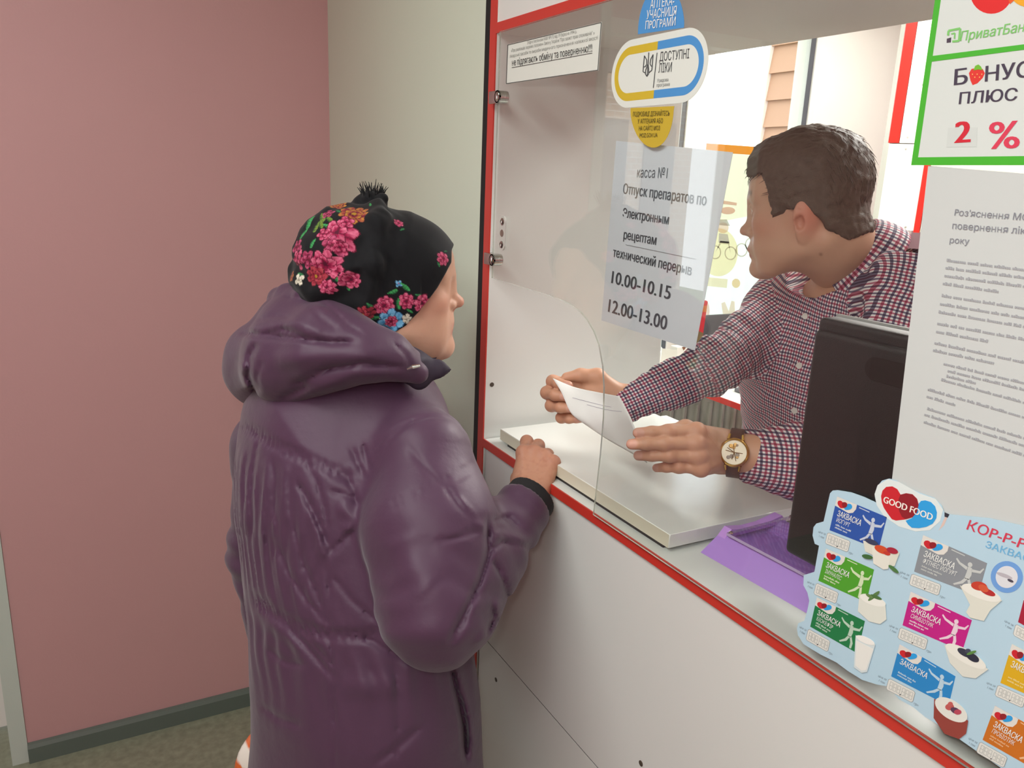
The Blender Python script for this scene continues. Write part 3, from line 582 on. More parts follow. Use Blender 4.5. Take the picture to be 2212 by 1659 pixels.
def np_mesh(name, parts, mats, parent=None, attrs=None):
    """parts: list of (V, Q, material index); attrs: name -> (N,3) per-vertex colours or coordinates"""
    Vs, Qs, Ms = [], [], []; k = 0
    for V, Q, m in parts: Vs.append(V); Qs.append(Q+k); Ms.append(np.full(len(Q), m)); k += len(V)
    V = np.concatenate(Vs); Q = np.concatenate(Qs); M = np.concatenate(Ms).astype(np.int32)
    me = bpy.data.meshes.new(name); me.vertices.add(len(V)); me.loops.add(len(Q)*4); me.polygons.add(len(Q))
    o = np.array(parent.location) if parent is not None else np.zeros(3)
    me.vertices.foreach_set('co', (V-o).astype(f32).ravel()); me.loops.foreach_set('vertex_index', Q.astype(np.int32).ravel())
    me.polygons.foreach_set('loop_start', np.arange(0, len(Q)*4, 4, dtype=np.int32)); me.polygons.foreach_set('material_index', M)
    me.polygons.foreach_set('use_smooth', np.ones(len(Q), bool))
    for m in mats: me.materials.append(m)
    for an, arr in (attrs or {}).items():
        if arr.shape[1] == 3 and an.startswith('c'):
            at_ = me.color_attributes.new(an, 'FLOAT_COLOR', 'POINT'); at_.data.foreach_set('color', np.hstack([arr, np.ones((len(arr), 1))]).astype(f32).ravel())
        else:
            at_ = me.attributes.new(an, 'FLOAT_VECTOR', 'POINT'); at_.data.foreach_set('vector', arr.astype(f32).ravel())
    me.update(calc_edges=True); me.validate()
    ob = bpy.data.objects.new(name, me); link(ob, parent)
    return ob
def noise3(p, sc, seed=0, oct=2):
    """cheap smooth value noise"""
    r = np.zeros(len(p)); amp = 1
    for o in range(oct):
        q = p*sc*(2**o)+seed*7.31+o*3.7; i = np.floor(q).astype(np.int64); f = q-i; f = f*f*(3-2*f)
        def hsh(a): 
            n = (a[:, 0]*73856093 ^ a[:, 1]*19349663 ^ a[:, 2]*83492791)+seed*1013; n = (n ^ (n >> 13))*1274126177; return ((n & 0xffff)/65535.)*2-1
        v = 0
        for dx in (0, 1):
            for dy in (0, 1):
                for dz in (0, 1):
                    w = (f[:, 0] if dx else 1-f[:, 0])*(f[:, 1] if dy else 1-f[:, 1])*(f[:, 2] if dz else 1-f[:, 2])
                    v = v+w*hsh(i+np.array([dx, dy, dz]))
        r += amp*v; amp *= .5
    return r
class Frame:
    def __init__(s, o, y, z):
        s.o = np.array(o, float); s.y = nrm(y); z = np.array(z, float); s.z = nrm(z-s.y*(z@s.y)); s.x = np.cross(s.y, s.z)
        s.M = np.stack([s.x, s.y, s.z])
    def w(s, p): return s.o+np.array(p, float)@s.M
    def l(s, p): return ((p-s.o.astype(f32))@s.M.T.astype(f32)).astype(f32)
# -------- hand: local frame y to the fingers, z out of the back of the hand, thumb on +x (t = 1) or -x (t = -1)
class Hand:
    FI = [(.028, .090, (.043, .025, .021), .0100), (.0085, .095, (.047, .029, .022), .0103), (-.0115, .090, (.044, .027, .022), .0098), (-.031, .081, (.034, .020, .020), .0085)]
    def __init__(s, o, y, z, t, flex, splay=(4, 0, -3, -8), thumb=None, sc=1.0, fat=1.0, lens=(1, 1, 1, 1)):
        s.fr = Frame(o, y, z); s.t = t; s.sc = sc; s.f = []; s.fat = fat
        for (tx, ty, L, r), fl, sp, ln in zip(s.FI, flex, splay, lens):
            L = [v*ln for v in L]
            p = np.array([tx*t, ty, 0.]); pts = [p]; a = 0
            for l_, f_ in zip(L, fl):
                a += math.radians(f_); d = np.array([math.sin(math.radians(sp))*t*math.cos(a), math.cos(a)*math.cos(math.radians(sp)), -math.sin(a)]); p = p+d*l_; pts.append(p)
            s.f.append((pts, [r*1.06, r*1.0, r*.93, r*.80]))
        th = thumb or [(.024, .018, -.012), (.046, .052, -.024), (.050, .083, -.030), (.046, .110, -.034)]
        s.th = [np.array([a[0]*t, a[1], a[2]]) for a in th]
    def sdf(s, P_):
        q = s.fr.l(P_)/f32(s.sc); t = s.t; F_ = s.fat
        d = None
        for (pts, rs), wx in zip(s.f, (.016, .006, -.006, -.016)):
            c = cone(q, (wx*t, .004, 0), pts[0], .0145*F_, .0118*F_); d = c if d is None else smin(d, c, .014)
        d = smin(d, elli(q, (.022*t, .042, -.012), (.017, .034, .015)), .014); d = smin(d, elli(q, (-.024*t, .045, -.010), (.013, .036, .014)), .014)
        d = smin(d, elli(squash(q, (0, 0, 0), (0, 0, 1), 1), (0, -.004, -.002), (.028*F_, .02, .019*F_)), .02)
        fing = None
        for (pts, rs) in s.f:
            c = chain(q, pts, [r*F_ for r in rs], .005); k = elli(q, pts[1], (rs[1]*F_*1.09,)*3); c = smin(c, k, .006); c = smin(c, cone(q, pts[0]*.8, pts[0], rs[0]*.9, rs[0]), .01)
            fing = c if fing is None else smin(fing, c, .0022)
        for (pts, rs) in s.f: d = smin(d, elli(q, pts[0]+np.array([0, 0, .003]), (.0105*F_,)*3), .006)
        d = smin(d, fing, .007)
        c = chain(q, s.th, [.0165*F_, .0135*F_, .0108*F_, .0085*F_], .008); d = smin(d, c, .009)
        # tendons and veins
        for (pts, rs), wx in zip(s.f, (.012, .004, -.006, -.014)): d = smin(d, cone(q, (wx*t, .02, .0115*F_), pts[0]+np.array([0, -.006, .0095*F_]), .0015, .0022), .006)
        return d*f32(s.sc)
    def nail(s, V):
        q = s.fr.l(V.astype(f32))/s.sc; w = np.zeros(len(V))
        for (pts, rs) in s.f:
            ax = nrm(pts[3]-pts[2]); sd = np.cross(ax, np.array([s.t, 0, 0])); sd = nrm(sd)*(1 if sd[2] > 0 else 1)
            dz = nrm(np.cross(np.array([1., 0, 0]), ax)); 
            r = q-(pts[3]+dz*rs[3]*.9)
            w = np.maximum(w, np.clip(1.6-np.sqrt((r@ax/.0068)**2+((r@np.array([1., 0, 0]))/.0055)**2+(r@dz/.005)**2), 0, 1))
        return np.clip(w*3, 0, 1)
    def knuck(s, V):
        q = s.fr.l(V.astype(f32))/s.sc; w = np.zeros(len(V))
        for (pts, rs) in s.f:
            for p, r in ((pts[0], .011), (pts[1], .008), (pts[2], .006), (pts[3], .009)): w = np.maximum(w, np.exp(-((q-p)**2).sum(1)/(r*r*1.6)))
        return w
# -------- head: local frame y forward, z up, x to its left; ear canal height is 0; metres for a 0.235 m head
def head_sdf(q, o):
    """o: dict of shape options"""
    s = lambda x: x*np.array([1, 1, 1])
    sk = o.get('skull', (-.008, .098)); d = elli(q, (0, sk[0], .048), (.0755, sk[1], .079))
    d = smin(d, elli(q, (0, .028, .040), (.066, .064, .062)), .03)
    d = smin(d, elli(q, (0, .030, -.020), (.062, .058, .060)), .03)
    jw = o.get('jaw', 1.0)
    for x in (1, -1):
        d = smin(d, chain(q, [(x*.060*jw, -.006, -.012), (x*.054*jw, .006, -.058), (x*.030, .058, -.090), (x*.008, .080, -.096)], [.014, .015, .0155, .016], .02), .028)
        d = smin(d, elli(q, (x*.044, .058, -.012), (.020, .022, .018)), .02)
        d = smin(d, elli(q, (x*.040, .046, -.052), (.022, .034, .030)), .025)
    d = smin(d, elli(q, (0, .074, -.052), (.030, .026, .028)), .02)
    d = smin(d, elli(q, (0, o.get('chiny', .083), -.095), (.0185, .0155, .0165)), .016)
    d = smin(d, elli(q, (0, .02, -.060), (.045, .05, .038)), .03)
    for x in (1, -1):
        d = smin(d, cone(q, (x*.046, .068, .031), (x*.012, .0875, .029), .009, .0095), .012)
        d = smax(d, -elli(q, (x*.034, .101, .012), (.0145, .0185, .0115)), .012)
        e = elli(q, (x*.0315, .0735, .0125), (.0135, .0125, .0120)); d = smin(d, e, .004 if not o.get('noeye') else .012)
        if o.get('noeye'): continue
        # lids
        d = smin(d, chain(q, [(x*.0445, .074, .011), (x*.033, .0868, .0175), (x*.020, .079, .012)], [.0026, .003, .0026], .004), .003)
        d = smin(d, chain(q, [(x*.0445, .074, .010), (x*.033, .0852, .0062), (x*.020, .079, .010)], [.002, .0022, .002], .004), .003)
    n = o.get('nose', 1.0); nt = o.get('tip', (0, .1165, -.0215))
    d = smin(d, chain(q, [(0, .084, .027), (0, .0895, .012), (0, nt[1]-.010, nt[2]+.010)], [.0100, .0100, .0095], .01), .014)
    d = smin(d, elli(q, nt, (.0098*n, .0098*n, .0092*n)), .009)
    for x in (1, -1):
        d = smin(d, elli(q, (x*.0125*n, nt[1]-.0155, nt[2]-.004), (.0075, .0105, .0075)), .006)
        d = smax(d, -elli(q, (x*.0062, nt[1]-.0105, nt[2]-.0125), (.0034, .0052, .0040)), .004)
    d = smin(d, cone(q, (0, nt[1]-.008, nt[2]-.008), (0, .092, -.040), .0045, .004), .006)
    l = o.get('lip', 1.0); my = o.get('my', 0)
    d = smin(d, chain(q, [(-.023, .084, -.0605), (-.008, .0965+my, -.0560), (0, .0960+my, -.0565), (.008, .0965+my, -.0560), (.023, .084, -.0605)], [.003*l, .0050*l, .0048*l, .0050*l, .003*l], .004), .006)
    d = smin(d, chain(q, [(-.021, .083, -.0625), (0, .0945+my, -.0680), (.021, .083, -.0625)], [.003*l, .0058*l, .003*l], .004), .006)
    d = smax(d, -chain(q, [(-.026, .086, -.0612), (0, .1035+my, -.0618), (.026, .086, -.0612)], [.0008, o.get('open', .0013), .0008], .002), .0022)
    for x in (1, -1):   # ears
        if o.get('noear'): break
        c = np.array([x*.0735, -.006, .0]); A = nrm((x*.86, -.45, .0)); 
        qq = squash(q, c, A, .42)
        e = elli(qq, c+np.array([x*.004, 0, .004]), (.0195, .0195, .0305)); e = smin(e, elli(qq, c+np.array([0, .002, -.022]), (.010, .010, .012)), .012)
        e = smax(e, -elli(q, c+np.array([x*.0165, .005, .001]), (.0075, .0085, .0135)), .004)
        e = smax(e, -chain(q, [c+np.array([x*.016, .006, .023]), c+np.array([x*.0185, -.008, .018]), c+np.array([x*.020, -.011, .0])], [.002, .0022, .002], .003), .003)
        d = smin(d, e, .005)
    return d
def skin_col(q, base, red, lipc, o):
    """natural skin colouring: lips, cheeks, nose, ears, eyes, brows, in head coordinates"""
    c = np.tile(np.array(lin(base)), (len(q), 1)); R = np.array(lin(red)); g = lambda p, r: np.exp(-(((q-np.array(p))/np.array(r))**2).sum(1))
    w = .5*g((.05, .06, -.015), (.025, .03, .02))+.5*g((-.05, .06, -.015), (.025, .03, .02))+.6*g((0, .115, -.02), (.014, .014, .014))+.8*g((.08, -.01, 0), (.018, .025, .035))+.8*g((-.08, -.01, 0), (.018, .025, .035))
    c = c*(1-np.clip(w, 0, .8)[:, None])+R*np.clip(w, 0, .8)[:, None]
    w = np.clip(2.2*np.maximum(g((0, .097, -.0560), (.016, .008, .0042)), g((0, .095, -.0685), (.015, .008, .0050))), 0, 1)[:, None]; c = c*(1-w)+np.array(lin(lipc))*w
    for x in (() if o.get('noeye') else (1, -1)):
        e = ((q-np.array([x*.0315, .0735, .0125]))**2).sum(1); on = (e < .0132**2) & (q[:, 1] > .08) & (np.abs(q[:, 2]-.0118) < .0048)
        c[on] = lin('d9d4cc'); ir = on & ((q[:, 0]-x*.0315)**2+(q[:, 2]-.012)**2 < .0052**2); c[ir] = lin('4a3a2c')
        t = np.clip((np.abs(q[:, 0])-.012)/.034, 0, 1); bz = .0335+.006*np.sin(t*2.4); b = np.exp(-((q[:, 2]-bz)/.0042)**2)*((q[:, 0]*x > .010) & (q[:, 0]*x < .05) & (q[:, 1] > .055)); b = np.clip(b*o.get('brow', .9), 0, 1)[:, None]
        c = c*(1-b)+np.array(lin(o.get('browc', '3a2c22')))*b
    return c

def to_px(p):
    q = (p-CC.astype(f32))@CR.T.astype(f32); return np.stack([W/2+F*q[:, 0]/q[:, 2], H/2-F*q[:, 1]/q[:, 2]], 1)
def crease(px, pts, w, amp, soft=False):
    """a sewn seam or fold pressed into a surface along a line of points, w wide"""
    pts = np.array(pts, f32); lo_, hi_ = pts.min(0)-w, pts.max(0)+w; o = np.zeros(len(px), f32)
    k = np.nonzero((px > lo_).all(1) & (px < hi_).all(1))[0]
    if not len(k): return o
    x = px[k]; d = np.full(len(k), 1e9, f32); n = len(pts)-1; tt = np.zeros(len(k), f32)
    for i in range(n):
        a, e = pts[i], pts[i+1]-pts[i]; t = np.clip(((x-a)@e)/(e@e), 0, 1); r = np.hypot(*(x-a-t[:, None]*e).T); m = r < d; d[m] = r[m]; tt[m] = (i+t[m])/n
    f = np.maximum(0, 1-d/w); f = f*f*(3-2*f) if soft else f*f
    o[k] = amp*f*np.clip(np.minimum(tt, 1-tt)*7+.25, 0, 1); return o
# ================================================================= the pharmacist
def head_frame(o, az, pitch):
    a = math.radians(az); p = math.radians(pitch); f = np.array([math.sin(a), math.cos(a), 0]); u = np.array([0, 0, 1.])
    return Frame(o, f*math.cos(p)-u*math.sin(p), u*math.cos(p)+f*math.sin(p))   # x of this frame is the head's right
def local_px(fr, px, py, x, sc):
    d = ray(px, py); t = ((fr.o+fr.x*x*sc)-CC)@fr.x/(d@fr.x); q = fr.M@(CC+t*d-fr.o)/sc; return (q[1], q[2])
def poly2d(y, z, pts):
    pts = np.array(pts, f32); d = np.full(len(y), 1e9, f32); ins = np.zeros(len(y), bool); n = len(pts)
    for i in range(n):
        a, b = pts[i], pts[(i+1) % n]; e = b-a; wy, wz = y-a[0], z-a[1]
        t = np.clip((wy*e[0]+wz*e[1])/(e@e+1e-12), 0, 1); d = np.minimum(d, (wy-e[0]*t)**2+(wz-e[1]*t)**2)
        c = ((a[1] > z) != (b[1] > z)) & (y < (b[0]-a[0])*(z-a[1])/(b[1]-a[1]+1e-12)+a[0]); ins ^= c
    d = np.sqrt(d); return np.where(ins, -d, d)
def seg_frame(a, b, up): 
    t = nrm(np.array(b)-np.array(a)); u = np.array(up, float); u = nrm(u-t*(u@t)); return t, u, np.cross(t, u)
R_, U_, F_ = CR[0], CR[1], CR[2]
SKIN_M = attr_mat('skin_man', 'col', .48, .4, sss=.12, bump=.05, bscale=900)
m_sc = 1.03
HM = head_frame(P(1756, 480, 1.28)+np.array([0, 0, .0145]), -29, 8)
mopt = dict(chiny=.071, my=-.001, lip=1.15, noear=True, browc='4a382a', brow=.6, tip=(0, .1065, -.0195), skull=(.003, .084), open=.0018)
def low(q, k=.80, z0=-.022):
    r = q.copy(); m = r[:, 2] < z0; r[m, 2] = z0+(r[m, 2]-z0)/k; return r
def ear(q, x, dz, s=1.0):
    c = np.array([x*.0735, -.004, dz]); A = nrm((x*.86, -.45, .0)); qq = squash(q, c, A, .42)
    e = elli(qq, c+np.array([x*.004, -.002, .006]), (.0180*s, .0190*s, .0270*s)); e = smin(e, elli(qq, c+np.array([x*0, .004, -.021]), (.010, .010, .012)), .012)
    e = smax(e, -elli(q, c+np.array([x*.0115, .006, -.002]), (.0095, .0075, .0115)), .003)
    return smax(e, -chain(q, [c+np.array([x*.0105, .006, .021]), c+np.array([x*.014, -.007, .018]), c+np.array([x*.0165, -.012, .002])], [.0026, .003, .0024], .003), .003)
rc_F, rc_B = P(1767, 623, 1.322), P(1874, 485, 1.338); rc_C = (rc_F+rc_B)/2; rc_f = nrm(rc_F-rc_B); rc_l = -F_-rc_f*(-F_@rc_f); rc_l = nrm(rc_l); rc_A = nrm(np.cross(rc_l, rc_f)); rc_A = rc_A if rc_A[2] > 0 else -rc_A
m_N = rc_C-rc_A*.036; m_az = math.radians(-96); m_f = np.array([math.sin(m_az), math.cos(m_az), 0]); m_l = np.cross((0, 0, 1), m_f)
m_SL = P(1988, 640, 1.20); m_SR = P(1700, 670, 1.50); m_C = P(1800, 770, 1.42); m_W = P(1800, 1010, 1.50); m_H = P(1790, 1250, 1.62)
m_ER = P(1552, 786, 1.36); m_WR = P(1352, 876, 1.43); m_EL = P(1885, 1010, 1.10); m_WL = P(1600, 985, 1.205)
hand_l = Hand(P(1559, 974, 1.190), -.62*R_-.76*F_+.10*U_, .76*R_-.62*F_+.10*U_, 1, [(46, 4, 3), (47, 7, 6), (50, 16, 12), (54, 28, 18)], (-2, 0, 4, 10), thumb=[(.022, .02, -.014), (.036, .055, -.036), (.030, .085, -.048), (.020, .108, -.052)], sc=.90, fat=1.03, lens=(1.04, 1.02, 1, 1))
hand_r = Hand(P(1345, 872, 1.44), -.97*R_+.10*F_+.10*U_, .12*R_+.98*F_+.1*U_, -1, [(28, 88, 38), (30, 92, 38), (36, 92, 40), (42, 92, 40)], (2, 0, -3, -6), thumb=[(.024, .02, -.010), (.046, .050, -.016), (.046, .080, -.022), (.040, .104, -.026)], sc=1.0)
hand_l.t = hand_l.t
def man_head(Pw):
    q = HM.l(Pw)/f32(m_sc); q[:, 0] *= -1
    d = head_sdf(low(q), mopt); d = smin(d, ear(q, 1, -.011), .004); d = smin(d, ear(q, -1, -.011), .004); d = d*f32(m_sc)
    nk = HM.w((0, -.030, -.045)); 
    d = smin(d, chain(Pw, [nk, nk*.5+rc_C*.5, rc_C, rc_C-rc_A*.06], [.056, .053, .051, .054], .03), .03)
    d = smin(d, cone(Pw, HM.w((.05, -.03, -.03)), rc_C+rc_f*.05-rc_A*.02, .015, .010), .02)
    a = HM.w((-.052, -.03, -.04)); d = smin(d, cone(Pw, a, rc_C+rc_f*.05-rc_A*.02, .016, .010), .022)
    d = smin(d, chain(Pw, [m_N-np.array([0, 0, .05]), m_N*.6+m_C*.4], [.050, .050], .03), .03)
    return d+noise3(Pw, 420, 3).astype(f32)*f32(.00012)
def man_core(Pw):
    d = chain(Pw, [m_N-np.array([0, 0, .06]), m_C-m_f*.01, m_W, m_H], [.06, .082, .085, .09], .06)
    d = smin(d, chain(Pw, [m_N-np.array([0, 0, .05]), m_SL*.6+m_SL*.4, m_EL, m_WL], [.06, .05, .04, .029], .03), .05); d = smin(d, chain(Pw, [m_N-np.array([0, 0, .05]), m_SR, m_ER, m_WR], [.05, .035, .028, .021], .03), .05)
    for s_ in (1, -1):
        hip = m_H+m_l*.09*s_; d = smin(d, chain(Pw, [hip, np.array([hip[0]+.02, hip[1], .48]), np.array([hip[0]+.03, hip[1], .06])], [.09, .062, .045], .03), .04)
    return d
mroot = empty('person', (m_H[0]+.03, m_H[1], 0), 'young pharmacist in a checked shirt holding out a paper behind the glass', 'person')
Vh, Qh = extract(man_head, HM.o-.155-np.array([0, 0, .19]), HM.o+.165, .0024); Vh = relax(Vh, Qh, 1, .4)
wr = m_WL; Vl, Ql = extract(lambda p: smin(hand_l.sdf(p), cone(p, hand_l.fr.o, m_WL*.5+m_EL*.5, .027, .037), .02), hand_l.fr.o-.21, hand_l.fr.o+.21, .0017); Vl = relax(Vl, Ql, 1, .4)
Vr, Qr = extract(lambda p: smin(hand_r.sdf(p), cone(p, hand_r.fr.o, m_WR*.5+m_ER*.5, .022, .026), .02), hand_r.fr.o-.21, hand_r.fr.o+.21, .0018); Vr = relax(Vr, Qr, 1, .4)
Vc, Qc = extract(man_core, np.array([m_H[0]-.55, m_H[1]-.55, -.02]), np.array([m_H[0]+.35, m_H[1]+.5, 1.62]), .011)
q = HM.l(Vh.astype(f32))/m_sc; q[:, 0] *= -1
ch = skin_col(low(q), 'c49a80', 'c27660', 'b0645c', mopt)
eg = np.exp(-((q-np.array([.078, -.008, -.006]))**2).sum(1)/.026**2)[:, None]*.55; ch = ch*(1-eg)+np.array(lin('c07a66'))*eg
mole = local_px(HM, 1775, 549, -.055, m_sc); w = np.exp(-(((q[:, 1]-mole[0])**2+(q[:, 2]-mole[1])**2)/.0024**2))[:, None]*(q[:, :1] > 0); ch = ch*(1-w*.7)+np.array(lin('6b4636'))*w*.7
def hand_col(hd, V, base, red, nail):
    c = np.tile(np.array(lin(base)), (len(V), 1)); k = hd.knuck(V)[:, None]*.55; c = c*(1-k)+np.array(lin(red))*k; n = hd.nail(V)[:, None]*.6; return c*(1-n)+np.array(lin(nail))*n
cl = hand_col(hand_l, Vl, 'c8977a', 'bd7860', 'd3a596'); cr_ = hand_col(hand_r, Vr, 'c8977a', 'bd7860', 'd3a596'); cc = np.tile(np.array(lin('c8977a')), (len(Vc), 1))
np_mesh('body', [(Vh, Qh, 0), (Vl, Ql, 0), (Vr, Qr, 0), (Vc, Qc, 0)], [SKIN_M], mroot, {'col': np.concatenate([ch, cl, cr_, cc])})
# hair
HZ = lambda a, b: (1590+a/4.365, 260+b/4.365)
cont = [local_px(HM, *HZ(*p), 0, m_sc) for p in [(90, 530), (130, 430), (220, 350), (300, 262), (420, 182), (560, 112), (700, 84), (820, 78), (900, 92), (1050, 122), (1170, 190), (1225, 290), (1235, 400), (1232, 560), (1238, 680), (1212, 800), (1205, 900), (1190, 1060), (1040, 1240), (700, 1100), (400, 900), (250, 600)]]
side = [local_px(HM, *HZ(*p), -.070, m_sc) for p in [(60, 545), (180, 492), (250, 522), (268, 600), (300, 700), (318, 800), (335, 928), (420, 890), (540, 835), (640, 822), (720, 872), (790, 945), (830, 1022), (940, 1092), (1060, 1142), (1130, 1115), (1215, 1060), (1400, 900), (1400, -100), (60, -100)]]
def man_hair(Pw):
    q = HM.l(Pw)/f32(m_sc); q[:, 0] *= -1; x = np.abs(q[:, 0])
    st = np.stack([q[:, 0]*1.0, q[:, 1]*.35, q[:, 2]*.5], 1)
    n = noise3(st, 260, 5, 2)*.0016+noise3(q, 60, 8, 1)*.0016
    ins = .070*(1-np.sqrt(np.maximum(0, 1-(x/.0855)**2)))
    o = smax(poly2d(q[:, 1], q[:, 2], cont)+ins, x-.0805, .02)
    hs = smin(head_sdf(low(q), mopt), cone(Pw, HM.w((0, -.030, -.045)), rc_C, .057, .053)/f32(m_sc), .03)-.0042
    o = smin(o, smax(hs, -(q[:, 2]-.0)*0-1, .01), .012)
    cut = poly2d(q[:, 1], q[:, 2], side)+np.where(x < .045, 0, 0)+noise3(q, 220, 9, 1)*.0022
    for k_ in range(7): o = smin(o, chain(q, [(-.045+.015*k_, .060, .108-.02*abs(k_-3)/3), (-.042+.014*k_, .088, .100-.03*abs(k_-3)/3), (-.040+.0135*k_, .101-.012*abs(k_-3)/3, .084-.03*abs(k_-3)/3)], [.014, .010, .004], .01), .01)
    front = smax(o, cut, .005)
    return ((front+n)*m_sc).astype(f32)
Vq, Qq = extract(man_hair, HM.o-.16, HM.o+.18, .0024); 
HAIR_M = mat('dark_brown_hair', '52453a', .55, spec=.25, bump=.35, bscale=500, var=.3, vscale=150)
# lock strands along the fringe, crown and nape
rnd = random.Random(4); mb = MB(); mb_v = []
hq = HM.l(Vq.astype(f32))/m_sc; hq[:, 0] *= -1
cand = np.nonzero((hq[:, 2] > .03) | (hq[:, 1] < -.03))[0]
for i in rnd.sample(list(cand), 900):
    y, z, x = hq[i, 1], hq[i, 2], hq[i, 0]
    rad = nrm(np.array([x*1.1, y+.01, z-.05])); 
    fl = np.array([-.25*np.sign(x)*0+rnd.uniform(-.25, .25), .9 if y > -.03 else -.35, -.15 if y > -.03 else -.85]); fl = nrm(fl-rad*(fl@rad)); L = rnd.uniform(.012, .026)
    p0 = np.array([x, y, z])-rad*.0015; pts = [p0, p0+fl*L*.5+rad*.0022, p0+fl*L+rad*rnd.uniform(-.0005, .0028)]
    mb.tube([HM.w(np.array([-a[0], a[1], a[2]])*m_sc) for a in pts], [.00055, .0005, .00012], HAIR_M, 4, False)
Vs = np.array(mb.v); Fs = np.array([f for f in mb.f if len(f) == 4])
np_mesh('hair', [(Vq, Qq, 0), (Vs, Fs, 0)], [HAIR_M], mroot)
# ---- gingham shirt
def gingham():
    m = mat('gingham_cotton', (.8, .8, .8), .75, spec=.25); nt = m.node_tree; b = nt.nodes['Principled BSDF']; N = nt.nodes.new; Lk = nt.links.new
    a = N('ShaderNodeAttribute'); a.attribute_name = 'pat'; sep = N('ShaderNodeSeparateXYZ'); Lk(a.outputs['Vector'], sep.inputs[0]); cols = []
    def mth(op, x, y):
        n = N('ShaderNodeMath'); n.operation = op
        for i, v in enumerate((x, y)):
            if isinstance(v, (int, float)): n.inputs[i].default_value = v
            elif v is not None: Lk(v, n.inputs[i])
        return n.outputs[0]
    for ax in (0, 1):
        f = mth('FRACT', mth('DIVIDE', sep.outputs[ax], .0116), None); nv = mth('LESS_THAN', f, .25); rd = mth('MULTIPLY', mth('GREATER_THAN', f, .5), mth('LESS_THAN', f, .75)); c = None
        base = N('ShaderNodeRGB'); base.outputs[0].default_value = (.86, .84, .83, 1); cur = base.outputs[0]
        for fac, colr in ((nv, '6f6b82'), (rd, 'b96c82')):
            mx = N('ShaderNodeMix'); mx.data_type = 'RGBA'; Lk(fac, mx.inputs[0]); Lk(cur, mx.inputs[6]); mx.inputs[7].default_value = (*lin(colr), 1); cur = mx.outputs[2]
        cols.append(cur)
    mx = N('ShaderNodeMix'); mx.data_type = 'RGBA'; mx.blend_type = 'MULTIPLY'; mx.inputs[0].default_value = 1; Lk(cols[0], mx.inputs[6]); Lk(cols[1], mx.inputs[7]); Lk(mx.outputs[2], b.inputs['Base Color'])
    return m
GING = gingham()
pl_a, pl_b = P(1752, 645, 1.28), P(1712, 900, 1.36); pl_n = nrm(np.cross(pl_b-pl_a, m_f))
segs = {'ru': (m_SR, m_ER), 'rf': (m_ER, m_WR), 'lu': (m_SL, m_EL), 'lf': (m_EL, m_WL)}
arm_r = lambda p: chain(p, [m_SR, m_SR*.45+m_ER*.55, m_ER, m_ER*.5+m_WR*.5, m_WR+nrm(m_WR-m_ER)*.004], [.068, .047, .042, .0375, .0325], .03)
arm_l = lambda p: chain(p, [m_SL, m_EL, m_EL*.5+m_WL*.5, m_WL-nrm(m_WL-m_EL)*.008], [.075, .060, .052, .0415], .03)
def torso_s(p):
    d = squash(p, m_C, m_f, .66); d = chain(d, [m_N-np.array([0, 0, .045]), m_C-np.array([0, 0, .01]), m_W, m_H], [.085, .168, .160, .165], .08)
    return d
def fold(p, c, ax, wl, amp, r):
    q = p-np.array(c, f32); s_ = q@np.array(nrm(ax), f32); return amp*np.sin(s_*2*np.pi/wl+noise3(p, 30, 2, 1)*1.4)*np.exp(-(q*q).sum(1)/(r*r))
def man_shirt(p):
    t = torso_s(p)
    for S in (m_SL, m_SR): t = smin(t, cone(p, m_N-np.array([0, 0, .048]), S, .060, .068), .05)
    d = smin(t, arm_r(p), .035); d = smin(d, arm_l(p), .035)
    pd = np.abs((p-pl_a.astype(f32))@pl_n.astype(f32)); front = (p-m_C.astype(f32))@m_f.astype(f32)
    d = d-np.where((pd < .0165) & (front > .02), .0018, 0)
    d = d+fold(p, m_ER+nrm(m_SR-m_ER)*.03, m_WR-m_SR, .030, .0042, .085)+fold(p, m_WR*.75+m_ER*.25, m_WR-m_ER, .024, .0018, .05)+fold(p, m_SR+np.array([0, 0, -.06]), m_ER-m_SR, .035, .0035, .08)+fold(p, m_SL, (.3, .2, -1), .04, .0035, .09)
    d = d+fold(p, P(1650, 860, 1.4), (.2, .3, 1), .05, .0035, .12)+fold(p, P(1690, 960, 1.45), (.1, .5, 1), .045, .003, .12)
    d = d+noise3(p, 22, 4, 2)*.0022
    # neck and cuff openings
    d = smax(d, -cone(p, rc_C-rc_A*.034, rc_C+rc_A*.10, .055, .064), .004); ra = (p-(rc_C-rc_A*.028).astype(f32)); d = smax(d, (ra@rc_A.astype(f32))-np.maximum(0, np.linalg.norm(ra-(ra@rc_A.astype(f32))[:, None]*rc_A.astype(f32), axis=1)-.076)*2.6, .006)
    vp = nrm(pl_b-pl_a); pass
    for a, b, r, e in ((m_ER, m_WR, .0265, .004), (m_EL, m_WL, .0345, -.008)):
        t_ = nrm(b-a); end = b+t_*(e+.004); d = smax(d, -cone(p, end-t_*.03, end+t_*.05, r, r+.004), .003)
        # square the cuff end
        q = (p-end.astype(f32))@t_.astype(f32); near = np.linalg.norm(p-end.astype(f32), axis=1) < .09; d = np.where(near, smax(d, q.astype(f32), .003), d)
    # cuff seam steps
    for a, b, r in ((m_ER, m_WR, .04), (m_EL, m_WL, .045)):
        t_ = nrm(b-a); q = (p-b.astype(f32))@t_.astype(f32); near = np.linalg.norm(p-b.astype(f32), axis=1) < .11; d = d+np.where(near, .0022*np.exp(-((q+.062)/.004)**2), 0)
    return d.astype(f32)
lo = np.minimum.reduce([m_N, m_H, m_ER, m_WR, m_EL, m_WL, m_SL, m_SR])-.11; hi = np.maximum.reduce([m_N, m_H, m_ER, m_WR, m_EL, m_WL, m_SL, m_SR])+.2; lo[2] = 1.02; hi[2] = m_N[2]+.05
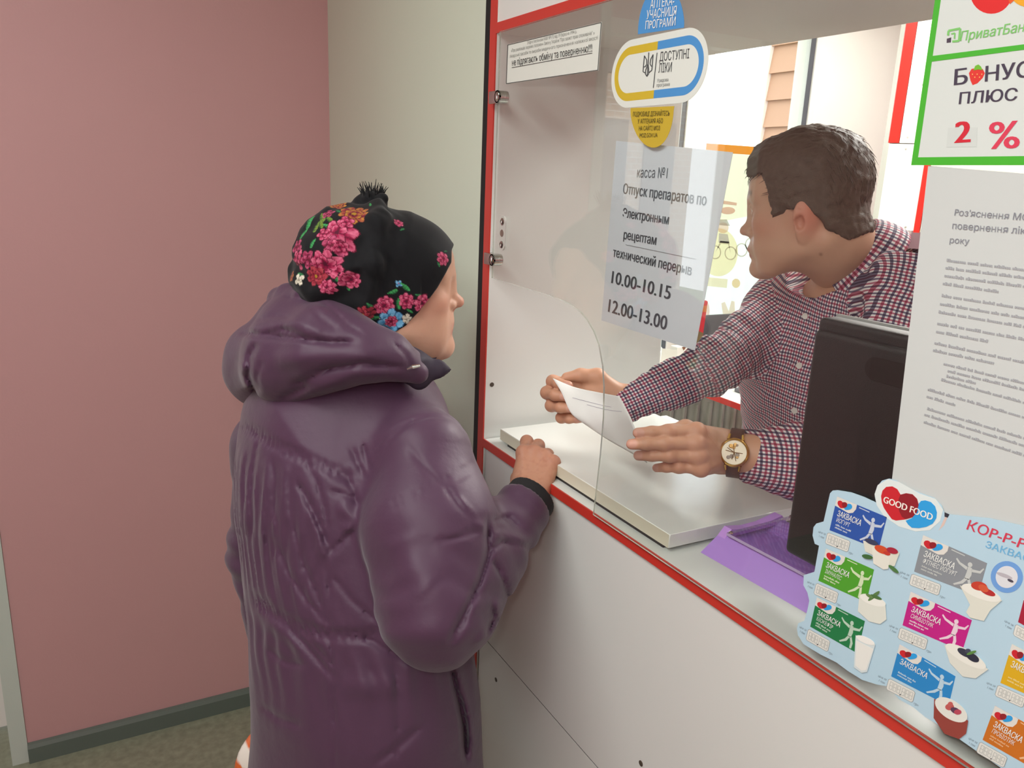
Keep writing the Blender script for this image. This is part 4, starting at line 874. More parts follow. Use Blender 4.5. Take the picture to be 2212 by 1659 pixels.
Vt, Qt = extract(man_shirt, lo, hi, .0042); Vt = relax(Vt, Qt, 1, .4)
pv = Vt.astype(f32); ds = np.stack([torso_s(pv)-.01, chain(pv, [m_SR, m_ER], [.070, .060]), chain(pv, [m_ER, m_WR], [.060, .036]), chain(pv, [m_SL, m_EL], [.075, .06]), chain(pv, [m_EL, m_WL], [.06, .04])], 1); wh = ds.argmin(1)
pat = np.zeros((len(Vt), 3)); up = np.array([0, 0, 1.])
ang = np.arctan2((Vt-m_C)@m_l, (Vt-m_C)@m_f); pat[:, 0] = (Vt-pl_a)@pl_n*1.25; pat[:, 1] = (Vt-m_C)@nrm(m_N-m_W)
for i, (a, b, r) in enumerate(((m_SR, m_ER, .063), (m_ER, m_WR, .045), (m_SL, m_EL, .065), (m_EL, m_WL, .046))):
    t_ = nrm((b-a)-F_*((b-a)@F_)); w_ = np.cross(t_, F_); k = wh == i+1; rel = Vt[k]-a; pat[k, 0] = rel@w_*1.12; pat[k, 1] = rel@t_*1.08
fi = wh[Qt]; bad = (fi != fi[:, :1]).any(1)   # split the pattern cleanly at sleeve seams
ex = Qt[bad]; owner = fi[bad, 0]; newV = Vt[ex].reshape(-1, 3); newP = np.zeros((len(newV), 3)); ow = np.repeat(owner, 4)
newP[:, 0] = (newV-pl_a)@pl_n*1.25; newP[:, 1] = (newV-m_C)@nrm(m_N-m_W)
for i, (a, b, r) in enumerate(((m_SR, m_ER, .063), (m_ER, m_WR, .045), (m_SL, m_EL, .065), (m_EL, m_WL, .046))):
    t_ = nrm((b-a)-F_*((b-a)@F_)); w_ = np.cross(t_, F_); k = ow == i+1; rel = newV[k]-a; newP[k, 0] = rel@w_*1.12; newP[k, 1] = rel@t_*1.08
shirt = np_mesh('shirt', [(Vt, Qt[~bad], 0), (newV, np.arange(len(newV)).reshape(-1, 4), 0)], [GING], mroot, {'pat': np.concatenate([pat, newP])})
# the shirt's collar leaf
def collar(name, root, N, f, l, A, rn, mat_, back_h, front_h, drop, tip, th=.0035, n=48, el=1.26):
    rows = []; pts = []
    for i in range(n+1):
        t = -1+2*i/n; th_ = t*math.radians(158); dr = -f*math.cos(th_)+l*math.sin(th_)*el; k = abs(t)
        h = back_h+(front_h-back_h)*k**1.6; dp = drop+(tip-drop)*max(0, (k-.55)/.45)**2
        top = N+A*h+dr*(rn-.004*k); mid = top+A*.004+dr*.006; bot = N+A*(h-dp)+dr*(rn+.016+.012*k)+f*.012*max(0, k-.6)
        rows.append((N+A*(h-.035)+dr*(rn-.001), top, mid, mid*.5+bot*.5+dr*.004, bot)); 
    V = np.array(rows).reshape(-1, 3); Q = []; m = 5
    for i in range(n):
        for j in range(m-1): Q.append((i*m+j, (i+1)*m+j, (i+1)*m+j+1, i*m+j+1))
    pat = np.array([[(-1+2*(k//m)/n)*2.75*rn, (k % m)*.016, 0] for k in range(len(V))])
    ob = np_mesh(name, [(V, np.array(Q), 0)], [mat_], root, {'pat': pat})
    md = ob.modifiers.new('thick', 'SOLIDIFY'); md.thickness = th; md.offset = 0
    md = ob.modifiers.new('sub', 'SUBSURF'); md.levels = 2; md.render_levels = 2
    return ob
sc_ = collar('collar', mroot, rc_C, rc_f, rc_l, rc_A, .0655, GING, .004, .0, .050, .072)
for px, py in ((1740, 683), (1727, 790), (1717, 887)):
    d = 1.0; o_ = None
    for k in range(400):
        d = 1.0+k*.0015; o_ = P(px, py, d)
        if man_shirt(o_[None].astype(f32))[0] < .0005: break
    mb = MB(); ax = -nrm(ray(px, py))*.35+m_f*.75; mb.lathe([(.0052, -.001), (.0055, .0012), (.0045, .0022), (.003, .0016), (.001, .0014)], o_, ax, mat('shirt_button', 'd9d4cc', .3), 16); mb.build('button', mroot)
# trousers and shoes, out of sight behind the counter
def trs(p):
    d = None
    for s_ in (1, -1):
        hip = m_H+m_l*.09*s_; e = chain(p, [hip-np.array([0, 0, .02]), np.array([hip[0]+.02, hip[1], .48]), np.array([hip[0]+.03, hip[1], .10])], [.108, .082, .075], .03); d = e if d is None else smin(d, e, .04)
    return smax(d, p[:, 2]-f32(1.06), .01)
Vt2, Qt2 = extract(trs, m_H-np.array([.3, .35, m_H[2]]), m_H+np.array([.35, .35, .2]), .012); np_mesh('trousers', [(Vt2, Qt2, 0)], [mat('dark_trousers', '2b2d35', .8)], mroot)
for s_ in (1, -1):
    hip = m_H+m_l*.09*s_; mb = MB(); mb.bbox(hip[0]-.20, hip[0]+.09, hip[1]-.048, hip[1]+.048, .0, .085, .03, mat('black_shoe', '17171a', .4)); mb.build('shoe', mroot)
# ---- wristwatch
wt = m_WL; w_t = nrm(hand_l.fr.o-m_EL); w_d = nrm(-F_*.93+R_*.30+U_*.02); w_d = nrm(w_d-w_t*(w_d@w_t)); w_s = np.cross(w_t, w_d)
w_c = P(1584, 985, 1.170)
fix = np.array([0., 0, 0]); wr_c = hand_l.fr.o+w_t*0-0*w_d
ww = empty('wristwatch', mroot.location); ww.parent = mroot; ww.location = (0, 0, 0)
BROWN = mat('brown_leather', '4a2c22', .45, bump=.3, bscale=600); GOLD = mat('gold', 'd2a85a', .2, 1.0)
w_ctr = w_c-w_d*.0330
def mbuild(mb, name, par): 
    o = mb.build(name); o.parent = par; o.location = -Vector(mroot.location); return o
def arm_l_skin(p): return smin(hand_l.sdf(p), cone(p, hand_l.fr.o, m_WL*.5+m_EL*.5, .027, .037), .02)
w_ctr = hand_l.fr.o+nrm(m_WL*.5+m_EL*.5-hand_l.fr.o)*.020; w_t = -nrm(m_WL*.5+m_EL*.5-hand_l.fr.o); w_d = nrm(w_d-w_t*(w_d@w_t)); w_s = np.cross(w_t, w_d)
def skin_r(c, d):
    t = np.arange(.012, .06, .0004); f = arm_l_skin((c+t[:, None]*d).astype(f32)); return float(t[np.argmax(f > 0)])
mb = MB(); ring = []; n = 40
for i in range(n+1):
    a = 2*math.pi*i/n; nn = w_d*math.cos(a)+w_s*math.sin(a); c = w_ctr+nn*(max(skin_r(w_ctr+w_t*.008, nn), skin_r(w_ctr-w_t*.008, nn))+.0006); h = .0095
    ring += [c-w_t*h, c-w_t*h+nn*.003, c+w_t*h+nn*.003, c+w_t*h]
fs = [(i*4+j, (i+1)*4+j, (i+1)*4+(j+1) % 4, i*4+(j+1) % 4) for i in range(n) for j in range(4)]
mb.add(ring, fs, BROWN, True); mbuild(mb, 'strap', ww)
c0 = w_ctr+w_d*(skin_r(w_ctr, w_d)+.001)
mb = MB(); mb.lathe([(.0185, 0), (.0205, .002), (.0212, .0065), (.0200, .0085), (.0182, .0095), (.0176, .0090), (.0174, .0070)], c0, w_d, GOLD, 40)
for a in (1, -1):
    for b in (1, -1): mb.tube([c0+w_s*a*.018+w_t*b*.010+w_d*.004, c0+w_s*a*.026+w_t*b*.009+w_d*.0005], [.0026, .0018], GOLD, 8)
mb.lathe([(.0026, 0), (.0032, .001), (.0032, .004), (.002, .005)], c0+w_t*.021+w_d*.005, w_t, GOLD, 14); mbuild(mb, 'watch_case', ww)
mb = MB(); mb.lathe([(.0176, .0075), (.0174, .0082), (0.0001, .0082)], c0, w_d, mat('watch_dial_silver', 'cfc4ae', .4, .2), 36); mbuild(mb, 'watch_dial', ww)
mb = MB(); rnd = random.Random(2); D3 = mat('watch_movement', '8a6a3c', .3, .8); D2 = mat('watch_plate_dark', '8d8072', .4)
for k in range(9):
    a = rnd.uniform(0, 6.28); r = rnd.uniform(.003, .0115); cx = c0+w_d*.0083+w_s*r*math.cos(a)+w_t*r*math.sin(a); rr = rnd.uniform(.0018, .0038)
    mb.lathe([(rr, 0), (rr, .0003), (rr*.72, .0004), (rr*.7, .0001)], cx, w_d, D3 if k % 2 else D2, 14)
for a0, b0 in (((-.012, -.004), (.006, .010)), ((-.010, .002), (.002, .012)), ((.0, -.012), (.012, .002))):
    mb.tube([c0+w_d*.0088+w_s*a0[0]+w_t*a0[1], c0+w_d*.0090, c0+w_d*.0088+w_s*b0[0]+w_t*b0[1]], [.0005, .0008, .0005], D3, 6)
mbuild(mb, 'watch_movement', ww)
# ---- the sheet of paper he holds out
pm = mat('thin_paper', 'e3e4df', .7, trans=0.0)
gp = [[(1194, 817, 1.385), (1240, 836, 1.385), (1290, 847, 1.36), (1338, 856, 1.31)], [(1213, 848, 1.375), (1255, 860, 1.372), (1305, 872, 1.345), (1352, 882, 1.285)], [(1234, 893, 1.365), (1280, 905, 1.355), (1330, 921, 1.31), (1368, 915, 1.245)], [(1264, 917, 1.375), (1310, 948, 1.345), (1355, 974, 1.29), (1398, 1000, 1.235)]]
n = 16; grid = []
G = np.array([[P(*c) for c in r] for r in gp])
def bez(pts, t): 
    c = [np.array(p) for p in pts]
    u = t*3; i = min(2, int(u)); f = u-i
    p0 = c[max(i-1, 0)]; p1 = c[i]; p2 = c[i+1]; p3 = c[min(i+2, 3)]
    return .5*((2*p1)+(-p0+p2)*f+(2*p0-5*p1+4*p2-p3)*f*f+(-p0+3*p1-3*p2+p3)*f**3)
for i in range(n+1):
    rowp = [bez(G[:, j], i/n) for j in range(4)]
    grid.append([bez(rowp, k/n) for k in range(n+1)])
V = np.array(grid).reshape(-1, 3); Q = np.array([(i*(n+1)+k, i*(n+1)+k+1, (i+1)*(n+1)+k+1, (i+1)*(n+1)+k) for i in range(n) for k in range(n)])
pr = empty('paper_sheet', V.mean(0), 'thin white sheet of paper held between the hands of the pharmacist', 'paper')
po = np_mesh('sheet', [(V, Q, 0)], [pm], pr); md = po.modifiers.new('thick', 'SOLIDIFY'); md.thickness = .0004; md.offset = 0
mb = MB(); cam_n = -F_
for r0, k0, k1 in ((6, 3, 13), (7, 6, 15)):
    pts = [grid[r0][k]-F_*.0008 for k in range(k0, k1)]; mb.tube(pts, .00035, mat('pen_line', '9a96a8', .6), 4)
mb.build('pen_line', pr)
# ================================================================= the customer
SKIN_W = attr_mat('skin_woman', 'col', .5, .4, sss=.12, bump=.06, bscale=700)
w_sc = .98
HW = head_frame(P(856, 628, 1.33), 104, 0)
wopt = dict(noear=True, tip=(0, .1065, -.0185), nose=1.12, lip=.8, my=-.011, chiny=.076, brow=.35, browc='8a7a6c', jaw=1.03, open=.0014, noeye=True)
w_N = P(845, 790, 1.37); w_az = math.radians(75); w_f = np.array([math.sin(w_az), math.cos(w_az), 0]); w_l = np.cross((0, 0, 1), w_f)
w_T = [P(748, 965, 1.40), P(748, 1110, 1.40), P(776, 1310, 1.39), P(787, 1500, 1.40), P(787, 1720, 1.44)]
w_SR = P(915, 985, 1.25); w_ER = P(945, 1335, 1.17); w_WR = P(1134, 1092, 1.325)
w_SL = P(590, 965, 1.56); w_EL = P(575, 1190, 1.62); w_WL = P(600, 1405, 1.60)
hand_w = Hand(P(1140, 1076, 1.345), .22*R_+.80*U_+.52*F_, -.78*F_+.62*U_*.8-.05*R_, -1, [(30, 72, 40), (44, 72, 40), (56, 70, 40), (64, 66, 40)], (4, 0, -3, -7), thumb=[(.022, .018, -.016), (.030, .052, -.034), (.024, .078, -.044), (.012, .098, -.050)], sc=.92, fat=1.08)
hand_b = Hand(w_WL+np.array([0, 0, -.01]), (0.05, .05, -1), (-1, .3, 0), 1, [(60, 80, 50)]*4, sc=.92)
def w_head(Pw):
    q = HW.l(Pw)/f32(w_sc); q[:, 0] *= -1
    d = head_sdf(q, wopt)
    for x in (1, -1):   # jowls and the folds beside the mouth
        d = smin(d, elli(q, (x*.032, .052, -.074), (.020, .024, .020)), .02)
    d = smin(d, elli(q, (0, .058, -.098), (.026, .028, .015)), .02)
    d = d*f32(w_sc); nk = HW.w((0, -.020, -.05))
    d = smin(d, chain(Pw, [nk, w_N*.6+nk*.4, w_N-np.array([0, 0, .08])], [.056, .054, .07], .03), .035)
    return d+noise3(Pw, 300, 3).astype(f32)*f32(.0002)
def w_core(Pw):
    d = chain(Pw, [w_N-np.array([0, 0, .09])]+[a for a in w_T], [.07, .11, .12, .125, .13, .13], .06)
    d = smin(d, chain(Pw, [w_N-np.array([0, 0, .10]), w_SR, w_ER, w_WR], [.06, .045, .038, .026], .03), .05)
    d = smin(d, chain(Pw, [w_N-np.array([0, 0, .10]), w_SL, w_EL, w_WL], [.06, .045, .038, .026], .03), .05)
    for s_ in (1, -1):
        h = w_T[4]+w_l*.085*s_; d = smin(d, chain(Pw, [h, np.array([h[0], h[1], .4]), np.array([h[0], h[1], .05])], [.09, .06, .042], .03), .04)
    return d
wroot = empty('person', (w_T[4][0], w_T[4][1], 0), 'elderly customer in a purple hooded coat and flowered black headscarf at the counter', 'person')
Vh, Qh = extract(w_head, HW.o-.15-np.array([0, 0, .14]), HW.o+.15, .0024); Vh = relax(Vh, Qh, 1, .4)
Vl, Ql = extract(lambda p: smin(hand_w.sdf(p), cone(p, hand_w.fr.o, w_WR*.6+w_ER*.4, .025, .034), .02), hand_w.fr.o-.19, hand_w.fr.o+.19, .0017); Vl = relax(Vl, Ql, 1, .4)
Vr, Qr = extract(lambda p: hand_b.sdf(p), hand_b.fr.o-.19, hand_b.fr.o+.19, .003)
Vc, Qc = extract(w_core, np.array([w_T[4][0]-.45, w_T[4][1]-.5, -.02]), np.array([w_T[4][0]+.5, w_T[4][1]+.65, 1.42]), .011)
q = HW.l(Vh.astype(f32))/w_sc; q[:, 0] *= -1
ch = skin_col(q, 'cfa289', 'cc8470', 'b97a6c', wopt)
cl = hand_col(hand_w, Vl, 'bd8a70', 'b06a58', 'c69a8a'); n_ = np.clip(noise3(Vl, 190, 6, 2), 0, 1)[:, None]*.30; cl = cl*(1-n_)+np.array(lin('9c5a48'))*n_
np_mesh('body', [(Vh, Qh, 0), (Vl, Ql, 0), (Vr, Qr, 0), (Vc, Qc, 0)], [SKIN_W], wroot, {'col': np.concatenate([ch, cl, np.tile(np.array(lin('bd8a70')), (len(Vr)+len(Vc), 1))])})
# ---- headscarf with its printed flowers
ZW = lambda a, b: (480+a/3.19, 380+b/3.19)
hcont = [local_px(HW, *ZW(*p), 0, w_sc) for p in [(1700, 620), (1640, 500), (1575, 462), (1460, 352), (1300, 250), (1150, 222), (1030, 195), (880, 196), (720, 212), (600, 300), (530, 400), (484, 500), (465, 650), (470, 780), (520, 900), (700, 1010), (1000, 1120), (1180, 1110), (1400, 1100), (1700, 1000)]]
hedge = [local_px(HW, *ZW(*p), .066, w_sc) for p in [(1640, 440), (1583, 520), (1580, 600), (1550, 650), (1480, 762), (1400, 862), (1330, 942), (1260, 1022), (1180, 1072), (1110, 1095), (1000, 1180), (300, 1180), (300, 0), (1640, 0)]]
kn = [HW.w(np.array([-.0, a, b])*w_sc) for a, b in (local_px(HW, 805, 440, 0, w_sc), local_px(HW, 828, 432, 0, w_sc))]
ko = P(812, 443, 1.30)
def w_scarf(Pw):
    q = HW.l(Pw)/f32(w_sc); q[:, 0] *= -1; x = np.abs(q[:, 0])
    ins = .085*(1-np.sqrt(np.maximum(0, 1-(x/.094)**2)))
    o = smax(poly2d(q[:, 1], q[:, 2], hcont)+ins, x-.088, .02)
    hd = head_sdf(q, wopt)-.0055
    o = np.where(q[:, 1] > .03, smin(np.maximum(o, head_sdf(q, wopt)-.012), hd, .006), smin(o, hd, .006))
    # twisted roll from the knot down behind the ear, gathers at the back
    k0, k1, k2 = (.062, -.035, .125), (.088, -.045, .055), (.084, -.060, -.03)
    for x_ in (1, -1): o = smin(o, chain(q, [(k0[0]*x_*.3, k0[1], .138), (k0[0]*x_, k0[1], k0[2]-.01), (k1[0]*x_*.97, k1[1], k1[2]), (k2[0]*x_, k2[1], k2[2])], [.014, .017, .014, .010], .02), .012)
    bk = np.clip((-.05-q[:, 1])/.03, 0, 1); o = o+bk*.0035*np.sin((q[:, 2]*.8-q[:, 1]*.5+x*.5)*150+noise3(q, 40, 2, 1)*2.0)
    o = o+.0016*np.sin((q[:, 1]+q[:, 2]*.6)*170+noise3(q, 50, 3, 1)*2)*np.exp(-((q[:, 1]+.02)/.03)**2)
    # knot
    kq = q; ky, kz = local_px(HW, 806, 442, 0, w_sc)
    for (dy, dz, dx, r) in ((-.020, .000, .02, .014), (.012, .004, .018, .015), (.002, -.006, .034, .018), (-.004, .010, .01, .014), (.015, .010, .0, .011), (-.014, .008, .026, .010)): o = smin(o, elli(q, (dx, ky+dy, kz+dz), (r, r*.9, r*.85)), .008)
    o = smax(o, poly2d(q[:, 1]-.011*np.clip(1-x/.066, 0, 1)*(q[:, 1] > 0), q[:, 2], hedge), .003)
    return (o*w_sc).astype(f32)
Vs, Qs = extract(w_scarf, HW.o-np.array([.2, .2, .14]), HW.o+np.array([.2, .2, .2]), .0016); Vs = relax(Vs, Qs, 1, .35)
def flower(col, V, c, R, n, cols, seed, nrm_c=None):
    c = np.array(c); ax = nrm(c-(HW.o+np.array([0, 0, .02]))) if nrm_c is None else nrm(nrm_c); e1 = nrm(np.cross(ax, HW.y+np.array([.01, 0, 0]))); e2 = np.cross(ax, e1)
    d = V-c; k = np.nonzero((np.abs(d).max(1) < R*1.5) & (d@ax > -.03))[0]
    if not len(k): return
    u, v = d[k]@e1/R, d[k]@e2/R; dark, mid, pale, core = [np.array(lin(x)) for x in cols]; rn = random.Random(seed); cur = col[k]
    nz = noise3(np.stack([u, v, u*0], 1)*3+seed, 1.6, seed, 2)
    def petal(cx, cy, rx, an, ry):
        nonlocal cur
        ca, sa = math.cos(an), math.sin(an); x = (u-cx)*ca+(v-cy)*sa; y = -(u-cx)*sa+(v-cy)*ca; t = np.sqrt((x/rx)**2+(y/ry)**2)+.13*nz
        g = np.clip(.5+x/rx*.55+.35*nz, 0, 1); st = .5+.5*np.sin(y/ry*7+nz*3); w = np.clip(g*1.5-.55+.35*(st-.5), 0, 1)[:, None]
        c_ = dark*(1-np.clip(g*2.2, 0, 1)[:, None])+mid*np.clip(g*2.2, 0, 1)[:, None]; c_ = c_*(1-w)+pale*w
        c_ = np.where((t > .86)[:, None], dark*.75+mid*.1, c_); cur = np.where((t < 1)[:, None], c_, cur)
    off = rn.uniform(0, 6)
    for i in range(n): a_ = off+2*math.pi*i/n; petal(.60*math.cos(a_), .60*math.sin(a_), .40, a_, .36*(6.5/n if n > 6 else 1))
    m_ = max(4, n-2)
    for i in range(m_): a_ = off+.4+2*math.pi*i/m_; petal(.28*math.cos(a_), .28*math.sin(a_), .30, a_, .26)
    r = np.hypot(u, v); cur = np.where((r+.06*nz < .13)[:, None], core, cur); col[k] = cur
def leaf(col, V, c, L, ang, cols, wd=.38):
    c = np.array(c); ax = nrm(c-(HW.o+np.array([0, 0, .02]))); e1 = nrm(np.cross(ax, (0, 0, 1))); e2 = np.cross(e1, ax); a = math.radians(ang)
    d = V-c; k = np.abs(d).max(1) < L*1.2; k &= (d@ax > -.03); u, v = d[k]@e1, d[k]@e2; s_, t = u*math.cos(a)+v*math.sin(a), -u*math.sin(a)+v*math.cos(a)
    w = wd*L*np.sqrt(np.maximum(0, 1-(s_/L*1.02)**2))*(1-.25*s_/L); on = np.abs(t) < w*.9; g0, g1 = np.array(lin(cols[0])), np.array(lin(cols[1]))
    f = np.clip(.5+t/(w+1e-6)*.6+.25*np.sin(s_/L*14), 0, 1)[:, None]; c_ = g0*(1-f)+g1*f; c_ = np.where((np.abs(t) < L*.035)[:, None], g1*1.2, c_); col[k] = np.where(on[:, None], c_, col[k])
def on_scarf(a, b):
    px, py = ZW(a, b); lo_, n_ = 1.05, 260; ds_ = lo_+np.arange(n_)*.0016; pts = np.array([P(px, py, t) for t in ds_]).astype(f32); f = w_scarf(pts); h = np.nonzero(f < 0)[0]
    return pts[h[0]].astype(float) if len(h) else P(px, py, 1.28)
cs = np.tile(np.array(lin('0f1013')), (len(Vs), 1))
GRN = [('1d5a33', '3f9a55'), ('2a4f22', '6f8a35'), ('1a4a30', '35804c')]
for a, b, L, an, g in [(690, 285, 60, 25, 1), (610, 300, 52, 50, 0), (650, 350, 50, 70, 1), (560, 400, 44, 80, 0), (720, 345, 36, 0, 0), (640, 260, 36, 20, 0), (600, 330, 44, 70, 0), (680, 330, 46, 35, 1), (740, 300, 40, 10, 1), (625, 465, 36, 95, 0), (850, 400, 38, 120, 0), (820, 440, 26, 60, 2), (800, 245, 26, 0, 2), (540, 680, 30, 10, 2), (795, 710, 32, 50, 0), (700, 750, 26, 0, 2), (875, 770, 18, 90, 0), (1020, 200, 24, 40, 0), (1240, 370, 18, -30, 2), (1175, 800, 36, -20, 0), (1260, 765, 40, 40, 0), (1215, 880, 40, 85, 0), (1015, 890, 26, 60, 2), (1040, 980, 40, 0, 2), (1290, 930, 26, 30, 0), (1350, 820, 24, 10, 2), (1490, 610, 22, 60, 2), (1540, 520, 14, 0, 2)]:
    leaf(cs, Vs, on_scarf(a, b), L/3.19*1.27/1731, an, GRN[g])
PK = ('5e0a28', '9e1848', 'd8708e', '54102a'); PK2 = ('4a0c22', '84183e', 'c0587c', '6a1c30'); YL = ('4a1420', '8a1e38', 'b8862e', 'a87c28'); RD = ('48101c', '84182c', 'b04450', 'a07a24'); WH = ('8a8474', 'cfc9b4', 'e8e4d4', '8a8474'); BL = ('2a5a8a', '4f9ac8', '8fc6e2', 'c23a50')
for i, (a, b, R_px, n_p, cc_) in enumerate([(910, 262, 100, 9, YL), (730, 262, 50, 5, PK2), (800, 205, 60, 7, YL), (790, 390, 118, 6, PK), (700, 400, 52, 5, PK), (850, 320, 55, 5, PK), (760, 480, 72, 5, PK2), (815, 495, 50, 4, PK), (520, 490, 60, 5, PK2), (520, 570, 70, 5, PK), (600, 580, 66, 6, PK2), (715, 610, 98, 8, PK), (650, 690, 70, 7, RD), (725, 765, 52, 7, PK), (530, 715, 44, 4, WH), (480, 690, 40, 6, YL), (890, 715, 62, 8, PK), (1215, 325, 36, 6, PK), (1520, 570, 52, 7, PK), (1215, 742, 26, 4, BL), (1120, 895, 70, 8, PK), (1270, 862, 58, 7, PK), (1375, 875, 66, 7, PK), (975, 955, 62, 8, RD), (1095, 970, 16, 4, WH), (1270, 985, 40, 5, WH), (1160, 1000, 92, 7, BL), (1165, 1000, 46, 7, PK), (1110, 1072, 60, 7, RD), (1010, 1020, 30, 4, WH)]):
    flower(cs, Vs, on_scarf(a, b), R_px/3.19*1.27/1731, n_p, cc_, i)
for i in range(26):   # the far side carries the same print
    r = random.Random(100+i); v = nrm((0.2, 1, r.uniform(-.6, .9))+np.array([r.uniform(-1, .8), 0, 0])); c = Vs[np.argmax((Vs-HW.o)@v)]; flower(cs, Vs, c, r.uniform(.014, .028), r.choice((6, 7, 8)), r.choice((PK, PK2, RD, YL)), i+40)
SCARF_M = attr_mat('printed_scarf', 'col', .75, .2, sheen=.1, bump=.15, bscale=900)
scf = np_mesh('headscarf', [(Vs, Qs, 0)], [SCARF_M], wroot, {'col': cs})
mb = MB(); rnd = random.Random(7); FR = mat('black_fringe', '101113', .8)
for i in range(95):
    b0 = P(*ZW(rnd.uniform(965, 1110), rnd.uniform(125, 160)), rnd.uniform(1.28, 1.33)); up = nrm(b0-P(*ZW(1045, 330), 1.305)); L = rnd.uniform(.006, .020); sd = np.array([rnd.uniform(-.5, .5) for _ in range(3)])
    p = [b0-up*.012, b0, b0+up*L*.6+sd*L*.2, b0+up*L+sd*L*.55]; mb.tube(p, [.0016, .0013, .0009, .0004], FR, 5)
fr_ = mb.build('knot_fringe'); fr_.parent = scf; fr_.location = -Vector(wroot.location)
fr_['kind'] = 'stuff'
# ---- purple coat with its hood thrown back
ZC = lambda a, b: (460+a/1.9313, 800+b/1.9313)
hood_lo = [(P(903, 806, 1.255), .020), (P(842, 772, 1.235), .031), (P(782, 762, 1.225), .042), (P(712, 752, 1.245), .064), (P(640, 772, 1.30), .076), (P(578, 786, 1.40), .070), (P(585, 772, 1.50), .066), (P(660, 740, 1.57), .06), (P(790, 745, 1.58), .045), (P(900, 780, 1.50), .025)]
hood_up = [(P(897, 777, 1.26), .013), (P(842, 746, 1.25), .014), (P(782, 716, 1.245), .015), (P(742, 690, 1.245), .016), (P(706, 660, 1.255), .016), (P(662, 641, 1.275), .016), (P(622, 640, 1.33), .017), (P(606, 648, 1.40), .018), (P(640, 655, 1.49), .018), (P(720, 680, 1.54), .018), (P(830, 730, 1.54), .016), (P(905, 775, 1.49), .014)]
hood_fill = [(P(610, 700, 1.38), .045), (P(650, 705, 1.31), .050), (P(710, 730, 1.275), .045), (P(800, 765, 1.265), .035)]
w_tz = np.array([t[2] for t in w_T])[::-1]
z_yoke = P(650, 965, 1.27)[2]; z_waist = P(650, 1345, 1.26)[2]
def tcenter(z):
    o = np.zeros((len(z), 2))
    for j in range(2): o[:, j] = np.interp(z, w_tz, np.array([t[j] for t in w_T])[::-1])
    return o
sm_a, sm_b = P(715, 1300, 1.27), P(712, 1659, 1.30)
def w_torso(p):
    d = squash(p, w_T[2], w_f, .80)
    return chain(d, [w_N-np.array([0, 0, .06])]+w_T+[w_T[4]-np.array([0, 0, .07])], [.075, .185, .195, .192, .204, .222, .230], .08)
arm_wr = lambda p: chain(p, [w_SR, w_SR*.55+w_ER*.45, w_ER+(w_SR-w_ER)*.08, w_ER*.55+w_WR*.45, w_WR], [.074, .095, .080, .058, .0455], .045)
arm_wl = lambda p: chain(p, [w_SL, w_EL, w_WL], [.078, .068, .047], .04)
fu = nrm(w_ER-w_SR); ff = nrm(w_WR-w_ER)
ZK = lambda *L: [(432+a/2.0868, 864+b/2.0868) for a, b in L]
FOLDS = [(((270, 150), (240, 300), (225, 450), (245, 620)), 9, .005), (((335, 255), (330, 400), (345, 560), (330, 760)), 9, .005), (((440, 370), (490, 460), (540, 570), (575, 660)), 13, .010), (((470, 265), (530, 380), (560, 480), (580, 600)), 10, .006), (((585, 410), (660, 430), (745, 480)), 12, .006), (((585, 690), (640, 640), (705, 580)), 11, .008), (((300, 400), (290, 560), (310, 740), (330, 880)), 8, .004), (((395, 330), (410, 520), (460, 720), (560, 960)), 11, .006), (((345, 640), (400, 780), (480, 900), (570, 1010)), 12, .006),
 (((680, 210), (710, 280), (740, 350)), 9, .006), (((735, 200), (750, 270), (770, 320)), 8, .006), (((640, 330), (690, 400), (710, 480)), 10, .006), (((575, 740), (583, 900), (588, 1060), (598, 1250), (604, 1450), (608, 1700)), 8, .006),
 (((400, 1030), (480, 1110), (600, 1250)), 14, .007), (((470, 1050), (540, 1130), (600, 1200)), 10, .005), (((300, 1120), (380, 1180), (480, 1200)), 14, .005), (((280, 1380), (360, 1440), (460, 1470)), 16, .005), (((600, 800), (700, 920), (800, 1000)), 12, .005), (((720, 1060), (850, 1130), (960, 1190)), 14, .006), (((880, 1180), (890, 1400), (885, 1660)), 5, .004), (((790, 1640), (900, 1560), (1000, 1470)), 16, .005), (((1128, 1200), (1160, 1330), (1188, 1470), (1200, 1620)), 13, .022), (((1175, 1330), (1200, 1460), (1205, 1560)), 10, .012)]
BULGE = [(((190, 200), (180, 400), (200, 600)), 16, -.004), (((300, 260), (290, 450), (280, 650)), 14, -.004), (((385, 280), (390, 420), (400, 560)), 14, -.004), (((500, 500), (530, 600), (560, 720)), 16, -.005), (((630, 470), (690, 540), (660, 600)), 22, -.006), (((300, 1000), (380, 1060), (460, 1130)), 18, -.004), (((640, 1280), (760, 1300), (900, 1280)), 40, -.004)]
AF = [(((1060, 65), (960, 95), (880, 150), (830, 220)), 6, .006), (((1295, 530), (1302, 690), (1262, 820), (1190, 970), (1125, 1090)), 13, .011), (((1320, 720), (1365, 800), (1392, 900)), 10, .008), (((1315, 930), (1330, 980), (1290, 1060)), 10, .007), (((1100, 390), (1180, 480), (1270, 560)), 14, .006), (((1060, 640), (1160, 620), (1270, 580)), 12, .004), (((1200, 980), (1170, 1050), (1140, 1100)), 9, .005), (((1310, 540), (1400, 530), (1440, 570)), 10, .005), (((1290, 690), (1360, 640), (1480, 660)), 11, .004), (((940, 210), (1010, 300), (1090, 380)), 12, .004), (((1400, 430), (1480, 440), (1540, 500)), 8, .003), (((1480, 640), (1500, 760), (1450, 860)), 12, .004)]
AB = [(((1150, 430), (1230, 520), (1285, 590)), 12, -.005), (((1330, 600), (1420, 620), (1500, 640)), 20, -.004), (((900, 600), (960, 760), (1050, 850)), 60, -.005), (((1350, 900), (1330, 1020), (1240, 1110)), 16, -.005)]
